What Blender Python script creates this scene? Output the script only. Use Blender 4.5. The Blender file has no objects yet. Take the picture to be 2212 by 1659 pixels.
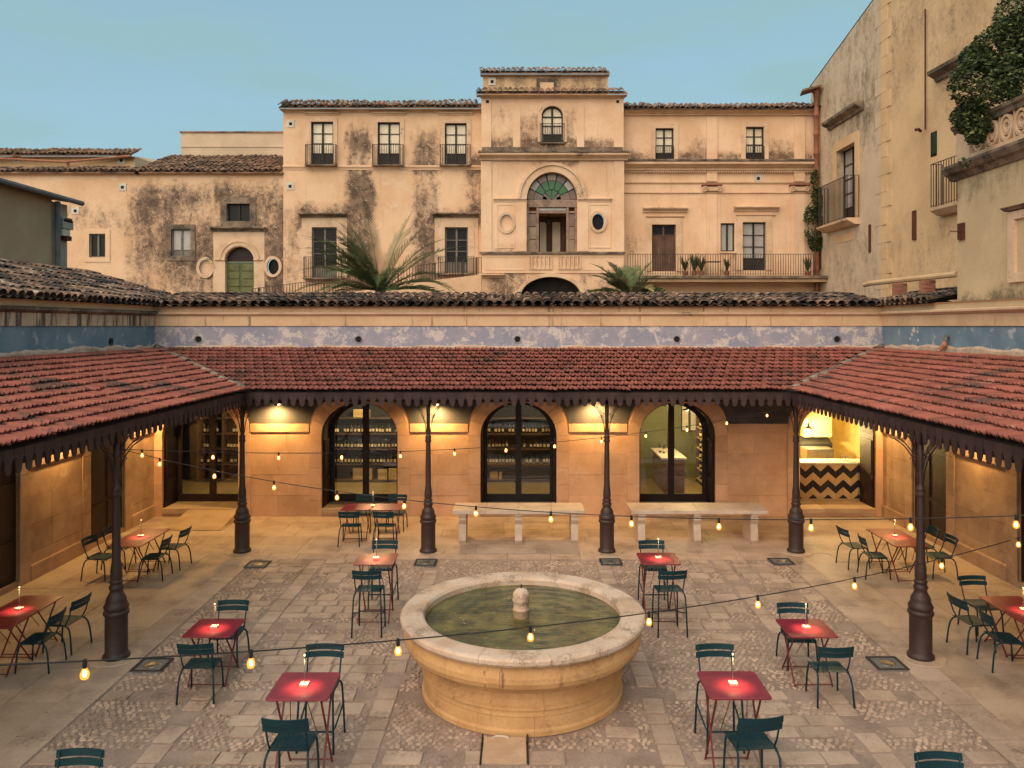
import bpy, math, random
from mathutils import Vector, Matrix, noise as mnoise

# ------------------------------------------------------------------ camera, sky, sun, exposure
SC = bpy.context.scene
H = 5.2            # eye height of the camera above the courtyard floor
F = 1696.0         # focal length measured on a 2212 px wide view of the photograph
CX, CY = 1120.0, 704.0   # principal point (vanishing point of the courtyard) on that view
cam_d = bpy.data.cameras.new('camera')
cam = bpy.data.objects.new('camera', cam_d)
SC.collection.objects.link(cam)
cam.location = (0, 0, H)
cam.rotation_euler = (math.radians(90), 0, 0)
cam_d.sensor_width = 36.0
cam_d.lens = 36.0 * F / 2212.0
cam_d.shift_x = -(CX - 1106.0) / 2212.0
cam_d.shift_y = -(829.5 - CY) / 2212.0
cam_d.clip_end = 3000
SC.camera = cam

SUN_EL, SUN_AZ = math.radians(43), math.radians(208)    # low evening light from behind the camera
W = bpy.data.worlds.new('World'); SC.world = W; W.use_nodes = True
wn, wl = W.node_tree.nodes, W.node_tree.links
wn.clear()
w_out = wn.new('ShaderNodeOutputWorld'); w_bg = wn.new('ShaderNodeBackground')
w_sky = wn.new('ShaderNodeTexSky'); w_sky.sky_type = 'NISHITA'; w_sky.sun_disc = False
w_sky.sun_elevation = SUN_EL; w_sky.sun_rotation = SUN_AZ
w_sky.air_density = 1.0; w_sky.dust_density = 1.2; w_sky.ozone_density = 2.2
w_tc = wn.new('ShaderNodeTexCoord'); w_map = wn.new('ShaderNodeMapping')
w_map.inputs['Scale'].default_value = (1.3, 1.3, 5.0)
w_noise = wn.new('ShaderNodeTexNoise'); w_noise.inputs['Scale'].default_value = 2.4
w_noise.inputs['Detail'].default_value = 7; w_noise.inputs['Roughness'].default_value = 0.55
w_ramp = wn.new('ShaderNodeValToRGB')
w_ramp.color_ramp.elements[0].position = 0.40; w_ramp.color_ramp.elements[0].color = (.68, .68, .68, 1)
w_ramp.color_ramp.elements[1].position = 0.62; w_ramp.color_ramp.elements[1].color = (1, 1, 1, 1)
w_mul = wn.new('ShaderNodeMath'); w_mul.operation = 'MULTIPLY'; w_mul.inputs[1].default_value = 0.95
w_mix = wn.new('ShaderNodeMixRGB'); w_mix.inputs['Color2'].default_value = (1.66, 2.74, 2.86, 1)
wl.new(w_tc.outputs['Generated'], w_map.inputs['Vector']); wl.new(w_map.outputs['Vector'], w_noise.inputs['Vector'])
wl.new(w_noise.outputs['Fac'], w_ramp.inputs['Fac']); wl.new(w_ramp.outputs['Color'], w_mul.inputs[0])
wl.new(w_mul.outputs['Value'], w_mix.inputs['Fac']); wl.new(w_sky.outputs['Color'], w_mix.inputs['Color1'])
wl.new(w_mix.outputs['Color'], w_bg.inputs['Color'])
w_bg.inputs['Strength'].default_value = 0.085
wl.new(w_bg.outputs['Background'], w_out.inputs['Surface'])

sun_d = bpy.data.lights.new('sun', 'SUN'); sun_d.energy = 1.5; sun_d.angle = math.radians(80)
sun_d.color = (1.0, 0.76, 0.54)
sun = bpy.data.objects.new('sun', sun_d); SC.collection.objects.link(sun)
_sd = Vector((math.sin(SUN_AZ) * math.cos(SUN_EL), math.cos(SUN_AZ) * math.cos(SUN_EL), math.sin(SUN_EL)))
sun.rotation_euler = _sd.to_track_quat('Z', 'Y').to_euler()
sun.location = (0, -20, 30)

SC.view_settings.view_transform = 'Standard'; SC.view_settings.look = 'None'
SC.view_settings.exposure = 1.2; SC.view_settings.gamma = 1.0
SC.view_settings.use_curve_mapping = False
SC.cycles.use_denoising = True
SC.cycles.use_adaptive_sampling = True; SC.cycles.adaptive_threshold = 0.02
SC.cycles.max_bounces = 5; SC.cycles.diffuse_bounces = 3; SC.cycles.glossy_bounces = 3
SC.cycles.transmission_bounces = 4; SC.cycles.transparent_max_bounces = 12
SC.cycles.sample_clamp_indirect = 4.0
SC.cycles.caustics_reflective = False; SC.cycles.caustics_refractive = False

R = random.Random(7)
def PX(x, Y): return (x - CX) * Y / F          # measured column -> metres across, at depth Y
def PZ(y, Y): return H - (y - CY) * Y / F      # measured row -> metres up, at depth Y
def GP(x, y, z=0.0):                           # measured point lying at height z -> plan position
    Y = F * (H - z) / (y - CY)
    return ((x - CX) * Y / F, Y)

# ------------------------------------------------------------------ helpers: objects
COL = SC.collection
ORG = {}                                       # world origin of every thing, for its parts
def link(o): COL.objects.link(o); return o
def tag(o, label=None, cat=None, group=None, kind=None):
    if label: o['label'] = label
    if cat: o['category'] = cat
    if group: o['group'] = group
    if kind: o['kind'] = kind
    return o
def thing(name, label, cat, loc=(0, 0, 0), rz=0.0, group=None, kind=None):
    o = link(bpy.data.objects.new(name, None)); o.empty_display_size = 0.2
    o.location = loc; o.rotation_euler = (0, 0, rz)
    ORG[o] = Vector(loc)
    return tag(o, label, cat, group, kind)
def org(o): return ORG.get(o, Vector((0, 0, 0)))
def inst(name, mesh, parent, loc, rot=(0, 0, 0), scl=(1, 1, 1)):
    """a mesh object sharing mesh data; loc in world, parents are unrotated"""
    o = link(bpy.data.objects.new(name, mesh))
    if parent is not None: o.parent = parent
    o.location = Vector(loc) - org(parent)
    o.rotation_euler = rot; o.scale = scl
    ORG[o] = Vector(loc)
    return o
def copy_tree(src, parent=None):
    c = src.copy(); link(c)
    if parent is not None: c.parent = parent
    for ch in src.children: copy_tree(ch, c)
    return c

class MB:
    def __init__(s): s.v = []; s.f = []; s.a = {}
    def add(s, vs, fs):
        n = len(s.v); s.v += [tuple(v) for v in vs]; s.f += [tuple(i + n for i in f) for f in fs]; return s
    def box(s, x0, x1, y0, y1, z0, z1):
        return s.add([(x0,y0,z0),(x1,y0,z0),(x1,y1,z0),(x0,y1,z0),(x0,y0,z1),(x1,y0,z1),(x1,y1,z1),(x0,y1,z1)],
                     [(0,3,2,1),(4,5,6,7),(0,1,5,4),(1,2,6,5),(2,3,7,6),(3,0,4,7)])
    def bbox(s, x0, x1, y0, y1, z0, z1, b=0.01):
        """box with bevelled vertical and upper edges"""
        p = [(x0+b,y0),(x1-b,y0),(x1,y0+b),(x1,y1-b),(x1-b,y1),(x0+b,y1),(x0,y1-b),(x0,y0+b)]
        q = [(x0+2*b,y0+b),(x1-2*b,y0+b),(x1-b,y0+2*b),(x1-b,y1-2*b),(x1-2*b,y1-b),(x0+2*b,y1-b),(x0+b,y1-2*b),(x0+b,y0+2*b)]
        vs = [(a,c,z0) for a,c in p] + [(a,c,z1-b) for a,c in p] + [(a,c,z1) for a,c in q]
        fs = [tuple(range(7,-1,-1)), tuple(range(16,24))]
        for k in (0, 8):
            for i in range(8): fs.append((k+i, k+(i+1)%8, k+8+(i+1)%8, k+8+i))
        return s.add(vs, fs)
    def prism(s, poly, d, close=True):
        """poly: list of 3D points, d: extrusion vector"""
        n = len(poly); d = Vector(d); p = [Vector(q) for q in poly]
        fs = [(i, (i+1)%n, n+(i+1)%n, n+i) for i in range(n)]
        fs += [tuple(range(n-1,-1,-1)), tuple(range(n, 2*n))]
        return s.add(p + [q + d for q in p], fs)
    def tube(s, path, r, n=6, cap=True):
        P = [Vector(p) for p in path]; rs = r if isinstance(r, (list, tuple)) else [r]*len(P)
        vs = []; fs = []; up = Vector((0, 0, 1)); prev = None
        for i, p in enumerate(P):
            t = (P[min(i+1, len(P)-1)] - P[max(i-1, 0)]).normalized()
            if prev is None:
                a = t.cross(up if abs(t.z) < 0.95 else Vector((1, 0, 0))).normalized()
            else:
                a = (prev - t * prev.dot(t)).normalized()
            prev = a; b = t.cross(a)
            for k in range(n):
                th = 2*math.pi*k/n
                vs.append(p + (a*math.cos(th) + b*math.sin(th))*rs[i])
        for i in range(len(P)-1):
            for k in range(n):
                fs.append((i*n+k, i*n+(k+1)%n, (i+1)*n+(k+1)%n, (i+1)*n+k))
        if cap: fs += [tuple(range(n-1,-1,-1)), tuple(range((len(P)-1)*n, len(P)*n))]
        return s.add(vs, fs)
    def bar(s, p, q, w, t):
        """flat rectangular bar from p to q"""
        p, q = Vector(p), Vector(q); d = (q-p).normalized()
        a = d.cross(Vector((0,0,1)) if abs(d.z) < .9 else Vector((1,0,0))).normalized(); b = d.cross(a)
        c = [a*w/2+b*t/2, -a*w/2+b*t/2, -a*w/2-b*t/2, a*w/2-b*t/2]
        return s.add([p+k for k in c]+[q+k for k in c], [(0,1,2,3),(7,6,5,4)]+[(i,4+i,4+(i+1)%4,(i+1)%4) for i in range(4)])
    def lathe(s, prof, n=24, c=(0,0,0), a0=0.0, a1=None, gap=0.0, sx=1, sy=1):
        full = a1 is None; a1 = a0+2*math.pi if full else a1
        m = n if full else n+1; vs = []; fs = []; k = len(prof)
        for i in range(m):
            th = a0 + (a1-a0)*i/n
            for r, z in prof: vs.append((c[0]+r*math.cos(th)*sx, c[1]+r*math.sin(th)*sy, c[2]+z))
        for i in range(n):
            for j in range(k-1):
                p, q = i*k+j, ((i+1)%m)*k+j
                fs.append((p, q, q+1, p+1))
        return s.add(vs, fs)
    def build(s, name, mat, parent=None, smooth=False, loc=None, stain=None, kind=None):
        me = s.mesh(name, mat, smooth, org(parent) if loc is None else Vector(loc), stain)
        o = link(bpy.data.objects.new(name, me))
        if parent is not None: o.parent = parent; ORG[o] = org(parent)
        elif loc is not None: o.location = loc; ORG[o] = Vector(loc)
        if kind: o['kind'] = kind
        return o
    def mesh(s, name, mat, smooth=False, o=Vector((0,0,0)), stain=None):
        me = bpy.data.meshes.new(name)
        me.from_pydata([(v[0]-o[0], v[1]-o[1], v[2]-o[2]) for v in s.v], [], s.f)
        if mat: me.materials.append(mat)
        if smooth: me.polygons.foreach_set('use_smooth', [True]*len(me.polygons))
        if stain:
            at = me.attributes.new('stain', 'FLOAT', 'POINT')
            at.data.foreach_set('value', [stain(*v) for v in s.v])
        if 'rnd' in s.a:
            at = me.attributes.new('rnd', 'FLOAT', 'POINT')
            at.data.foreach_set('value', s.a['rnd'])
        me.update()
        return me

# ------------------------------------------------------------------ helpers: materials
def newmat(name):
    m = bpy.data.materials.new(name); m.use_nodes = True
    nt = m.node_tree; bs = nt.nodes['Principled BSDF']
    return m, nt, bs
def nd(nt, t, ins=None, **kw):
    n = nt.nodes.new(t)
    for k, v in kw.items(): setattr(n, k, v)
    for k, v in (ins or {}).items():
        if isinstance(v, bpy.types.NodeSocket): nt.links.new(v, n.inputs[k])
        else: n.inputs[k].default_value = v
    return n
def c4(c): return (c[0], c[1], c[2], 1.0)
def math_(nt, op, a, b=None, c=None, clamp=False):
    n = nt.nodes.new('ShaderNodeMath'); n.operation = op; n.use_clamp = clamp
    for i, v in enumerate((a, b, c)):
        if v is None: continue
        if isinstance(v, bpy.types.NodeSocket): nt.links.new(v, n.inputs[i])
        else: n.inputs[i].default_value = v
    return n.outputs[0]
def mix_(nt, f, a, b, mode='MIX'):
    n = nt.nodes.new('ShaderNodeMixRGB'); n.blend_type = mode
    for k, v in (('Fac', f), ('Color1', a), ('Color2', b)):
        if isinstance(v, bpy.types.NodeSocket): nt.links.new(v, n.inputs[k])
        else: n.inputs[k].default_value = v if k == 'Fac' else c4(v)
    return n.outputs[0]
def smooth_(nt, v, lo, hi):
    n = nd(nt, 'ShaderNodeMapRange', {'Value': v, 'From Min': lo, 'From Max': hi}, interpolation_type='SMOOTHSTEP')
    return n.outputs[0]
def noise_(nt, vec, scale, detail=6, rough=0.6, dist=0.0):
    n = nd(nt, 'ShaderNodeTexNoise', {'Vector': vec, 'Scale': scale, 'Detail': detail, 'Roughness': rough, 'Distortion': dist})
    return n.outputs['Fac']
def surf(name, c1, c2, scale=1.5, rough=0.85, bump=0.25, fine=30.0, rnd=0.0, var=0.25, stain=None, stain2=None,
         obj=False, lichen=None, streak=None, metal=0.0, spec=0.3, patch=None, lo=0.38, hi=0.66, bdist=0.02):
    m, nt, bs = newmat(name)
    if obj: vec = nd(nt, 'ShaderNodeTexCoord').outputs['Object']
    else: vec = nd(nt, 'ShaderNodeNewGeometry').outputs['Position']
    n1 = noise_(nt, vec, scale, 8, 0.62)
    col = mix_(nt, smooth_(nt, n1, lo, hi), c1, c2)
    n2 = noise_(nt, vec, fine, 6, 0.7)
    k = math_(nt, 'MULTIPLY_ADD', n2, var*2, 1-var)
    if rnd:
        at = nd(nt, 'ShaderNodeAttribute', attribute_name='rnd').outputs['Fac']
        oi = nd(nt, 'ShaderNodeObjectInfo').outputs['Random']
        fr = math_(nt, 'FRACT', math_(nt, 'ADD', at, oi))
        k = math_(nt, 'MULTIPLY', k, math_(nt, 'MULTIPLY_ADD', fr, rnd*2, 1-rnd))
    kc = nd(nt, 'ShaderNodeCombineColor', {0: k, 1: k, 2: k}).outputs[0]
    col = mix_(nt, 1.0, col, kc, 'MULTIPLY')
    if patch:                                   # (colour, scale, lo, hi): peeled or mended patches
        col = mix_(nt, smooth_(nt, noise_(nt, vec, patch[1], 9, 0.68, 0.4), patch[2], patch[3]), col, patch[0])
    if streak:                                  # (colour, amount lo, hi): vertical rain streaks
        mp = nd(nt, 'ShaderNodeMapping', {'Vector': vec, 'Scale': (5.0, 5.0, 0.35)}).outputs[0]
        s = smooth_(nt, noise_(nt, mp, 1.3, 6, 0.65), streak[1], streak[2])
        col = mix_(nt, math_(nt, 'MULTIPLY', s, streak[3] if len(streak) > 3 else 0.6), col, streak[0])
    if lichen:                                  # (colour, scale, lo, hi)
        s = smooth_(nt, math_(nt, 'ADD', math_(nt, 'MULTIPLY', noise_(nt, vec, lichen[1], 5, 0.6), 0.6),
                              math_(nt, 'MULTIPLY', noise_(nt, vec, lichen[1]*14, 6, 0.7), 0.4)), lichen[2], lichen[3])
        col = mix_(nt, s, col, lichen[0])
    if stain:
        at = nd(nt, 'ShaderNodeAttribute', attribute_name='stain').outputs['Fac']
        mp = nd(nt, 'ShaderNodeMapping', {'Vector': vec, 'Scale': (1.0, 1.0, 0.45)}).outputs[0]
        n3 = noise_(nt, mp, 1.6, 10, 0.72, 0.3)
        n4 = noise_(nt, vec, 4.5, 8, 0.75, 0.5)
        s = math_(nt, 'ADD', at, math_(nt, 'MULTIPLY', math_(nt, 'SUBTRACT', n3, 0.5), 1.9))
        s = math_(nt, 'ADD', s, math_(nt, 'MULTIPLY', math_(nt, 'SUBTRACT', n4, 0.5), 1.5))
        gate = smooth_(nt, at, 0.02, 0.25)
        wash = math_(nt, 'MULTIPLY', math_(nt, 'MULTIPLY', smooth_(nt, s, 0.05, 0.75), gate), 0.55)
        col = mix_(nt, wash, col, stain2 or stain)
        n5 = noise_(nt, vec, 11.0, 8, 0.8, 0.6)
        sm = smooth_(nt, math_(nt, 'ADD', s, math_(nt, 'MULTIPLY', math_(nt, 'SUBTRACT', n5, .5), 1.3)), 0.45, 0.95)
        dark = mix_(nt, smooth_(nt, noise_(nt, vec, 2.1, 6, 0.7), 0.40, 0.60), stain, stain2 or stain)
        sm = math_(nt, 'MULTIPLY', sm, gate)
        col = mix_(nt, math_(nt, 'MULTIPLY', sm, 0.92), col, dark)
        fl = math_(nt, 'MULTIPLY', smooth_(nt, noise_(nt, vec, 3.4, 9, 0.78, 1.2), .56, .62), smooth_(nt, at, .3, .7))
        col = mix_(nt, math_(nt, 'MULTIPLY', fl, .75), col, (.66,.48,.33))
    nt.links.new(col, bs.inputs['Base Color'])
    bs.inputs['Roughness'].default_value = rough
    bs.inputs['Metallic'].default_value = metal
    bs.inputs['Specular IOR Level'].default_value = spec
    if bump:
        hgt = math_(nt, 'ADD', n2, math_(nt, 'MULTIPLY', n1, 0.8))
        b = nd(nt, 'ShaderNodeBump', {'Strength': bump, 'Distance': bdist, 'Height': hgt})
        nt.links.new(b.outputs[0], bs.inputs['Normal'])
    return m
def emit(name, c, s):
    m, nt, bs = newmat(name)
    bs.inputs['Base Color'].default_value = c4(c)
    bs.inputs['Emission Color'].default_value = c4(c); bs.inputs['Emission Strength'].default_value = s
    return m
def glass(name, tint=(1, 1, 1), gl=(0.9, 0.95, 1), refl=0.08):
    m, nt, bs = newmat(name); nt.nodes.remove(bs)
    out = nt.nodes['Material Output']
    t = nd(nt, 'ShaderNodeBsdfTransparent', {'Color': c4(tint)}); g = nd(nt, 'ShaderNodeBsdfGlossy', {'Color': c4(gl), 'Roughness': 0.02})
    fr = nd(nt, 'ShaderNodeFresnel', {'IOR': 1.5}).outputs[0]
    f = math_(nt, 'ADD', math_(nt, 'MULTIPLY', fr, 0.9), refl*0.3, clamp=True)
    x = nd(nt, 'ShaderNodeMixShader', {0: f, 1: t.outputs[0], 2: g.outputs[0]})
    nt.links.new(x.outputs[0], out.inputs['Surface'])
    return m

M = {}
M['plaster'] = surf('plaster', (.80,.54,.345), (.70,.43,.255), .5, .9, .3, 14, var=.16, stain=(.085,.055,.043), stain2=(.22,.145,.10), patch=((.78,.58,.42), .9, .55, .72), streak=((.42,.26,.16), .56, .78, .35))
M['plaster_pink'] = surf('plaster_pink', (.83,.575,.385), (.73,.465,.29), .6, .9, .25, 14, var=.13, stain=(.12,.07,.05), stain2=(.27,.17,.11), streak=((.44,.28,.18), .56, .78, .32))
M['plaster_ochre'] = surf('plaster_ochre', (.74,.50,.28), (.62,.40,.22), .45, .92, .3, 12, var=.16, stain=(.20,.14,.10), stain2=(.32,.22,.15))
M['plaster_grey'] = surf('plaster_grey', (.67,.51,.36), (.56,.42,.29), .5, .92, .25, 12, var=.14, stain=(.17,.13,.09))
M['plaster_beige'] = surf('plaster_beige', (.66,.49,.30), (.57,.42,.25), .7, .92, .25, 16, var=.12, stain=(.10,.09,.06), stain2=(.2,.16,.1), streak=((.22,.17,.11), .58, .75, .45))
M['plaster_house'] = surf('plaster_house', (.52,.38,.235), (.46,.325,.20), .7, .92, .2, 16, var=.1)
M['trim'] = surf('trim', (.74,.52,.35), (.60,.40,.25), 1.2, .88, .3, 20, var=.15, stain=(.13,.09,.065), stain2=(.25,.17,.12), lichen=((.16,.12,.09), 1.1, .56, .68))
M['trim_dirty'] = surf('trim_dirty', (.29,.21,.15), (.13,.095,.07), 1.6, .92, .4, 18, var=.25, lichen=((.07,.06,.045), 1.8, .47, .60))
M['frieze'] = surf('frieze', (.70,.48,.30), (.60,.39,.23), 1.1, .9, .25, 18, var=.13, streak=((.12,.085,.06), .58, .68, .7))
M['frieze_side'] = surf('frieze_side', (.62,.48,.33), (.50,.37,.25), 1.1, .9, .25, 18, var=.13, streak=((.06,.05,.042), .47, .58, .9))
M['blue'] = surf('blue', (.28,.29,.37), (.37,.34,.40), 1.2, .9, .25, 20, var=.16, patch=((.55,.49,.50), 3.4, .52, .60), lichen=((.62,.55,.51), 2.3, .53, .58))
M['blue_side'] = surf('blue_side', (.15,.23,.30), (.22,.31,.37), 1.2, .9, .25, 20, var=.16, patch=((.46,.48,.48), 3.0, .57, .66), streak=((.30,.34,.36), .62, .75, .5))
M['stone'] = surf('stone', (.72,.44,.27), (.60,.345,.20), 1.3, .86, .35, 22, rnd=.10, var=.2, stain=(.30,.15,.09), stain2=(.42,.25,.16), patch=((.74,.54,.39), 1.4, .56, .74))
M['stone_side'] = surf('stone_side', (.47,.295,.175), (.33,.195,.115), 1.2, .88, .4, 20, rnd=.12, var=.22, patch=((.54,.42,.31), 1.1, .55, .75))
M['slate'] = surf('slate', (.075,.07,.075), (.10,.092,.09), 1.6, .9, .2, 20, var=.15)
M['threshold'] = surf('threshold', (.50,.35,.23), (.42,.28,.18), 2.2, .75, .25, 25, rnd=.1, var=.18)
M['paving'] = surf('paving', (.48,.35,.26), (.39,.275,.20), 1.1, .62, .3, 16, rnd=.09, var=.2, lichen=((.25,.17,.12), 1.1, .50, .70), spec=.35)
M['sett'] = surf('sett', (.47,.345,.265), (.375,.268,.20), 2.0, .7, .4, 25, rnd=.12, var=.24, lichen=((.22,.155,.115), 1.6, .52, .66))
M['cobble'] = surf('cobble', (.47,.345,.265), (.37,.265,.20), 1.7, .75, .35, 30, rnd=.26, var=.22, lichen=((.25,.19,.15), 1.2, .5, .7))
M['mortar'] = surf('mortar', (.36,.265,.215), (.26,.185,.145), 1.6, .92, .6, 26, var=.3, lichen=((.19,.135,.105), 1.3, .53, .68))
M['earth'] = surf('earth', (.22,.17,.12), (.16,.13,.09), .4, .95, .3, 10)
M['fount'] = surf('fount', (.64,.37,.165), (.54,.29,.12), 2.0, .7, .4, 26, rnd=.05, var=.16, lichen=((.34,.175,.08), 1.5, .50, .68), streak=((.15,.08,.05), .62, .70, .75), spec=.35)
M['fount_rim'] = surf('fount_rim', (.62,.465,.36), (.53,.35,.235), 2.4, .7, .5, 22, rnd=.08, var=.22, lichen=((.30,.21,.15), 2.6, .50, .62), patch=((.60,.34,.17), 1.4, .58, .70))
M['marble'] = surf('marble', (.60,.47,.38), (.50,.38,.29), 3.0, .5, .15, 30, var=.12, lichen=((.40,.29,.22), 1.5, .56, .74), spec=.4)
M['tile'] = surf('tile', (.325,.11,.08), (.24,.08,.06), 1.2, .85, .35, 40, rnd=.18, var=.22, lichen=((.095,.06,.05), 1.05, .53, .62), patch=((.38,.19,.15), 2.2, .56, .76))
M['coppo'] = surf('coppo', (.30,.175,.115), (.085,.06,.048), 2.2, .92, .5, 34, rnd=.45, var=.35, lichen=((.025,.022,.02), 1.6, .46, .56), patch=((.50,.43,.37), 4.5, .56, .64))
M['coppo_far'] = surf('coppo_far', (.30,.17,.105), (.15,.09,.06), 1.6, .92, .5, 14, rnd=.4, var=.35, lichen=((.07,.05,.04), .9, .50, .62))
M['hipcap'] = surf('hipcap', (.30,.24,.19), (.16,.125,.10), 4, .93, .6, 30, rnd=.3, var=.35, lichen=((.07,.06,.05), 2.5, .48, .58))
M['deck'] = surf('deck', (.06,.04,.03), (.045,.03,.024), 3, .9, .2, 20)
M['valance'] = surf('valance', (.058,.032,.031), (.042,.024,.024), 3, .7, .25, 25, rnd=.2, var=.2)
M['iron'] = surf('iron', (.050,.026,.022), (.036,.020,.018), 4, .5, .2, 30, var=.2, obj=True, spec=.45)
M['wood_dark'] = surf('wood_dark', (.030,.013,.011), (.020,.009,.008), 3, .55, .2, 25, var=.2)
M['wood_door'] = surf('wood_door', (.14,.075,.05), (.09,.05,.035), 2.5, .8, .35, 18, var=.3, streak=((.22,.15,.11), .55, .75, .6))
M['wood_grey'] = surf('wood_grey', (.22,.195,.165), (.16,.14,.12), 3, .8, .3, 20, var=.25)
M['wood_paint'] = surf('wood_paint', (.34,.24,.19), (.19,.125,.10), 3, .8, .3, 20, var=.3)
M['green_door'] = surf('green_door', (.16,.17,.08), (.11,.12,.055), 3, .8, .3, 20, var=.3)
M['frame'] = surf('frame', (.034,.028,.025), (.024,.021,.019), 3, .6, .15, 20)
M['rail'] = surf('rail', (.05,.034,.028), (.035,.025,.02), 3, .7, .2, 30)
M['rust'] = surf('rust', (.12,.04,.025), (.08,.028,.02), 3, .85, .3, 30)
M['terracotta'] = surf('terracotta', (.40,.18,.11), (.31,.13,.08), 3, .85, .3, 20, var=.2)
M['pvc'] = surf('pvc', (.17,.17,.17), (.12,.12,.12), 2, .6, .1, 20)
M['greywall'] = surf('greywall', (.40,.38,.33), (.33,.31,.27), 1, .9, .2, 16)
M['white'] = surf('white', (.66,.62,.54), (.55,.50,.42), 3, .7, .1, 20)
M['hole'] = surf('hole', (.012,.010,.009), (.02,.016,.013), 3, .9, 0, 20)
M['teal'] = surf('teal', (.004,.034,.044), (.005,.028,.036), 6, .5, .06, 60, var=.08, obj=True, spec=.3)
M['redtop'] = surf('redtop', (.23,.015,.030), (.19,.012,.025), 5, .33, .05, 60, var=.06, obj=True, spec=.5)
M['redleg'] = surf('redleg', (.15,.022,.02), (.11,.018,.016), 5, .45, .05, 60, obj=True)
M['cream'] = surf('cream', (.62,.50,.34), (.55,.43,.29), 5, .6, .05, 40, obj=True)
M['black'] = surf('black', (.014,.014,.015), (.02,.02,.02), 5, .5, .05, 40)
M['steel'] = surf('steel', (.32,.30,.26), (.26,.25,.22), 4, .3, .05, 30, metal=.8)
M['cream_pane'] = surf('cream_pane', (.78,.66,.48), (.70,.58,.41), 2, .35, .03, 14, var=.06, spec=.6)  # one even glossy cream for the pale window panes
M['shade_grey'] = surf('shade_grey', (.42,.39,.36), (.36,.33,.31), 2, .3, .03, 14, spec=.6)
M['dark_pane'] = surf('dark_pane', (.014,.014,.015), (.02,.02,.02), 1, .25, 0, 5, spec=.14)
M['amber_pane'] = surf('amber_pane', (.30,.21,.13), (.22,.15,.09), 1, .2, 0, 5, spec=.6)
M['stained_green'] = surf('stained_green', (.045,.14,.04), (.03,.10,.03), 3, .2, 0, 9, spec=.6)
M['stained_brown'] = surf('stained_brown', (.22,.13,.09), (.15,.09,.065), 1.5, .25, 0, 9, spec=.6)
M['green_dark'] = surf('green_dark', (.018,.045,.026), (.012,.03,.018), 3, .7, .1, 20)
M['petal'] = surf('petal', (.30,.05,.03), (.14,.07,.03), 9, .8, 0, 20, rnd=.4)
M['room_green'] = surf('room_green', (.16,.17,.065), (.13,.135,.05), 1.5, .85, .1, 10)
M['room_dark'] = surf('room_dark', (.016,.016,.015), (.012,.012,.012), 1.5, .85, .1, 10)
M['room_cream'] = surf('room_cream', (.72,.58,.25), (.66,.52,.22), 1.5, .8, .05, 10)
M['room_floor'] = surf('room_floor', (.34,.26,.12), (.28,.21,.10), 2, .5, .1, 10)
M['shelf_wood'] = surf('shelf_wood', (.10,.06,.04), (.07,.045,.03), 3, .6, .1, 20)
M['crate'] = surf('crate', (.50,.37,.18), (.42,.30,.14), 3, .7, .2, 24, rnd=.25)
M['counter_wood'] = surf('counter_wood', (.15,.075,.045), (.11,.055,.035), 3, .5, .15, 20)
M['bottle'] = surf('bottle', (.012,.016,.010), (.02,.018,.01), 3, .12, 0, 20, spec=.6)
M['bottle_label'] = surf('bottle_label', (.75,.66,.46), (.45,.36,.22), 3, .6, 0, 20, rnd=.3)
M['chev_dark'] = surf('chev_dark', (.018,.017,.022), (.026,.024,.028), 3, .35, .05, 20, rnd=.2)
M['chev_light'] = surf('chev_light', (.50,.33,.17), (.44,.28,.14), 3, .45, .05, 20, rnd=.1)
M['glass'] = glass('glass')
M['bark'] = surf('bark', (.13,.095,.06), (.08,.06,.04), 5, .95, .6, 20)
def leaf_mat(name, c1, c2):
    m = surf(name, c1, c2, 2.0, .6, 0, 9, var=.35, spec=.3, rnd=.2)
    return m
M['palm'] = leaf_mat('palm', (.12,.15,.055), (.07,.10,.035))
M['palm_dry'] = leaf_mat('palm_dry', (.30,.24,.12), (.20,.17,.09))
M['ivy'] = leaf_mat('ivy', (.055,.085,.02), (.03,.055,.016))
M['bushleaf'] = leaf_mat('bushleaf', (.050,.075,.025), (.028,.045,.016))
M['bushlight'] = leaf_mat('bushlight', (.17,.19,.06), (.11,.13,.04))
M['bulb'] = emit('bulb', (1.0, .50, .16), 45)
def halo_glass():  # orange emission mixed into the bulb glass imitates the halo round the filament
    m, nt, bs = newmat('halo_glass'); nt.nodes.remove(bs)
    t = nd(nt, 'ShaderNodeBsdfTransparent', {'Color': (1.0, .80, .5, 1)}); e = nd(nt, 'ShaderNodeEmission', {'Color': (1.0, .36, .05, 1), 'Strength': 1.3})
    x = nd(nt, 'ShaderNodeMixShader', {0: .45, 1: t.outputs[0], 2: e.outputs[0]})
    nt.links.new(x.outputs[0], nt.nodes['Material Output'].inputs['Surface'])
    return m
M['halo_glass'] = halo_glass()
M['lampglow'] = emit('lampglow', (1.0, .74, .26), 14)
M['tinyglow'] = emit('tinyglow', (1.0, .72, .36), 1.0)
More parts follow.
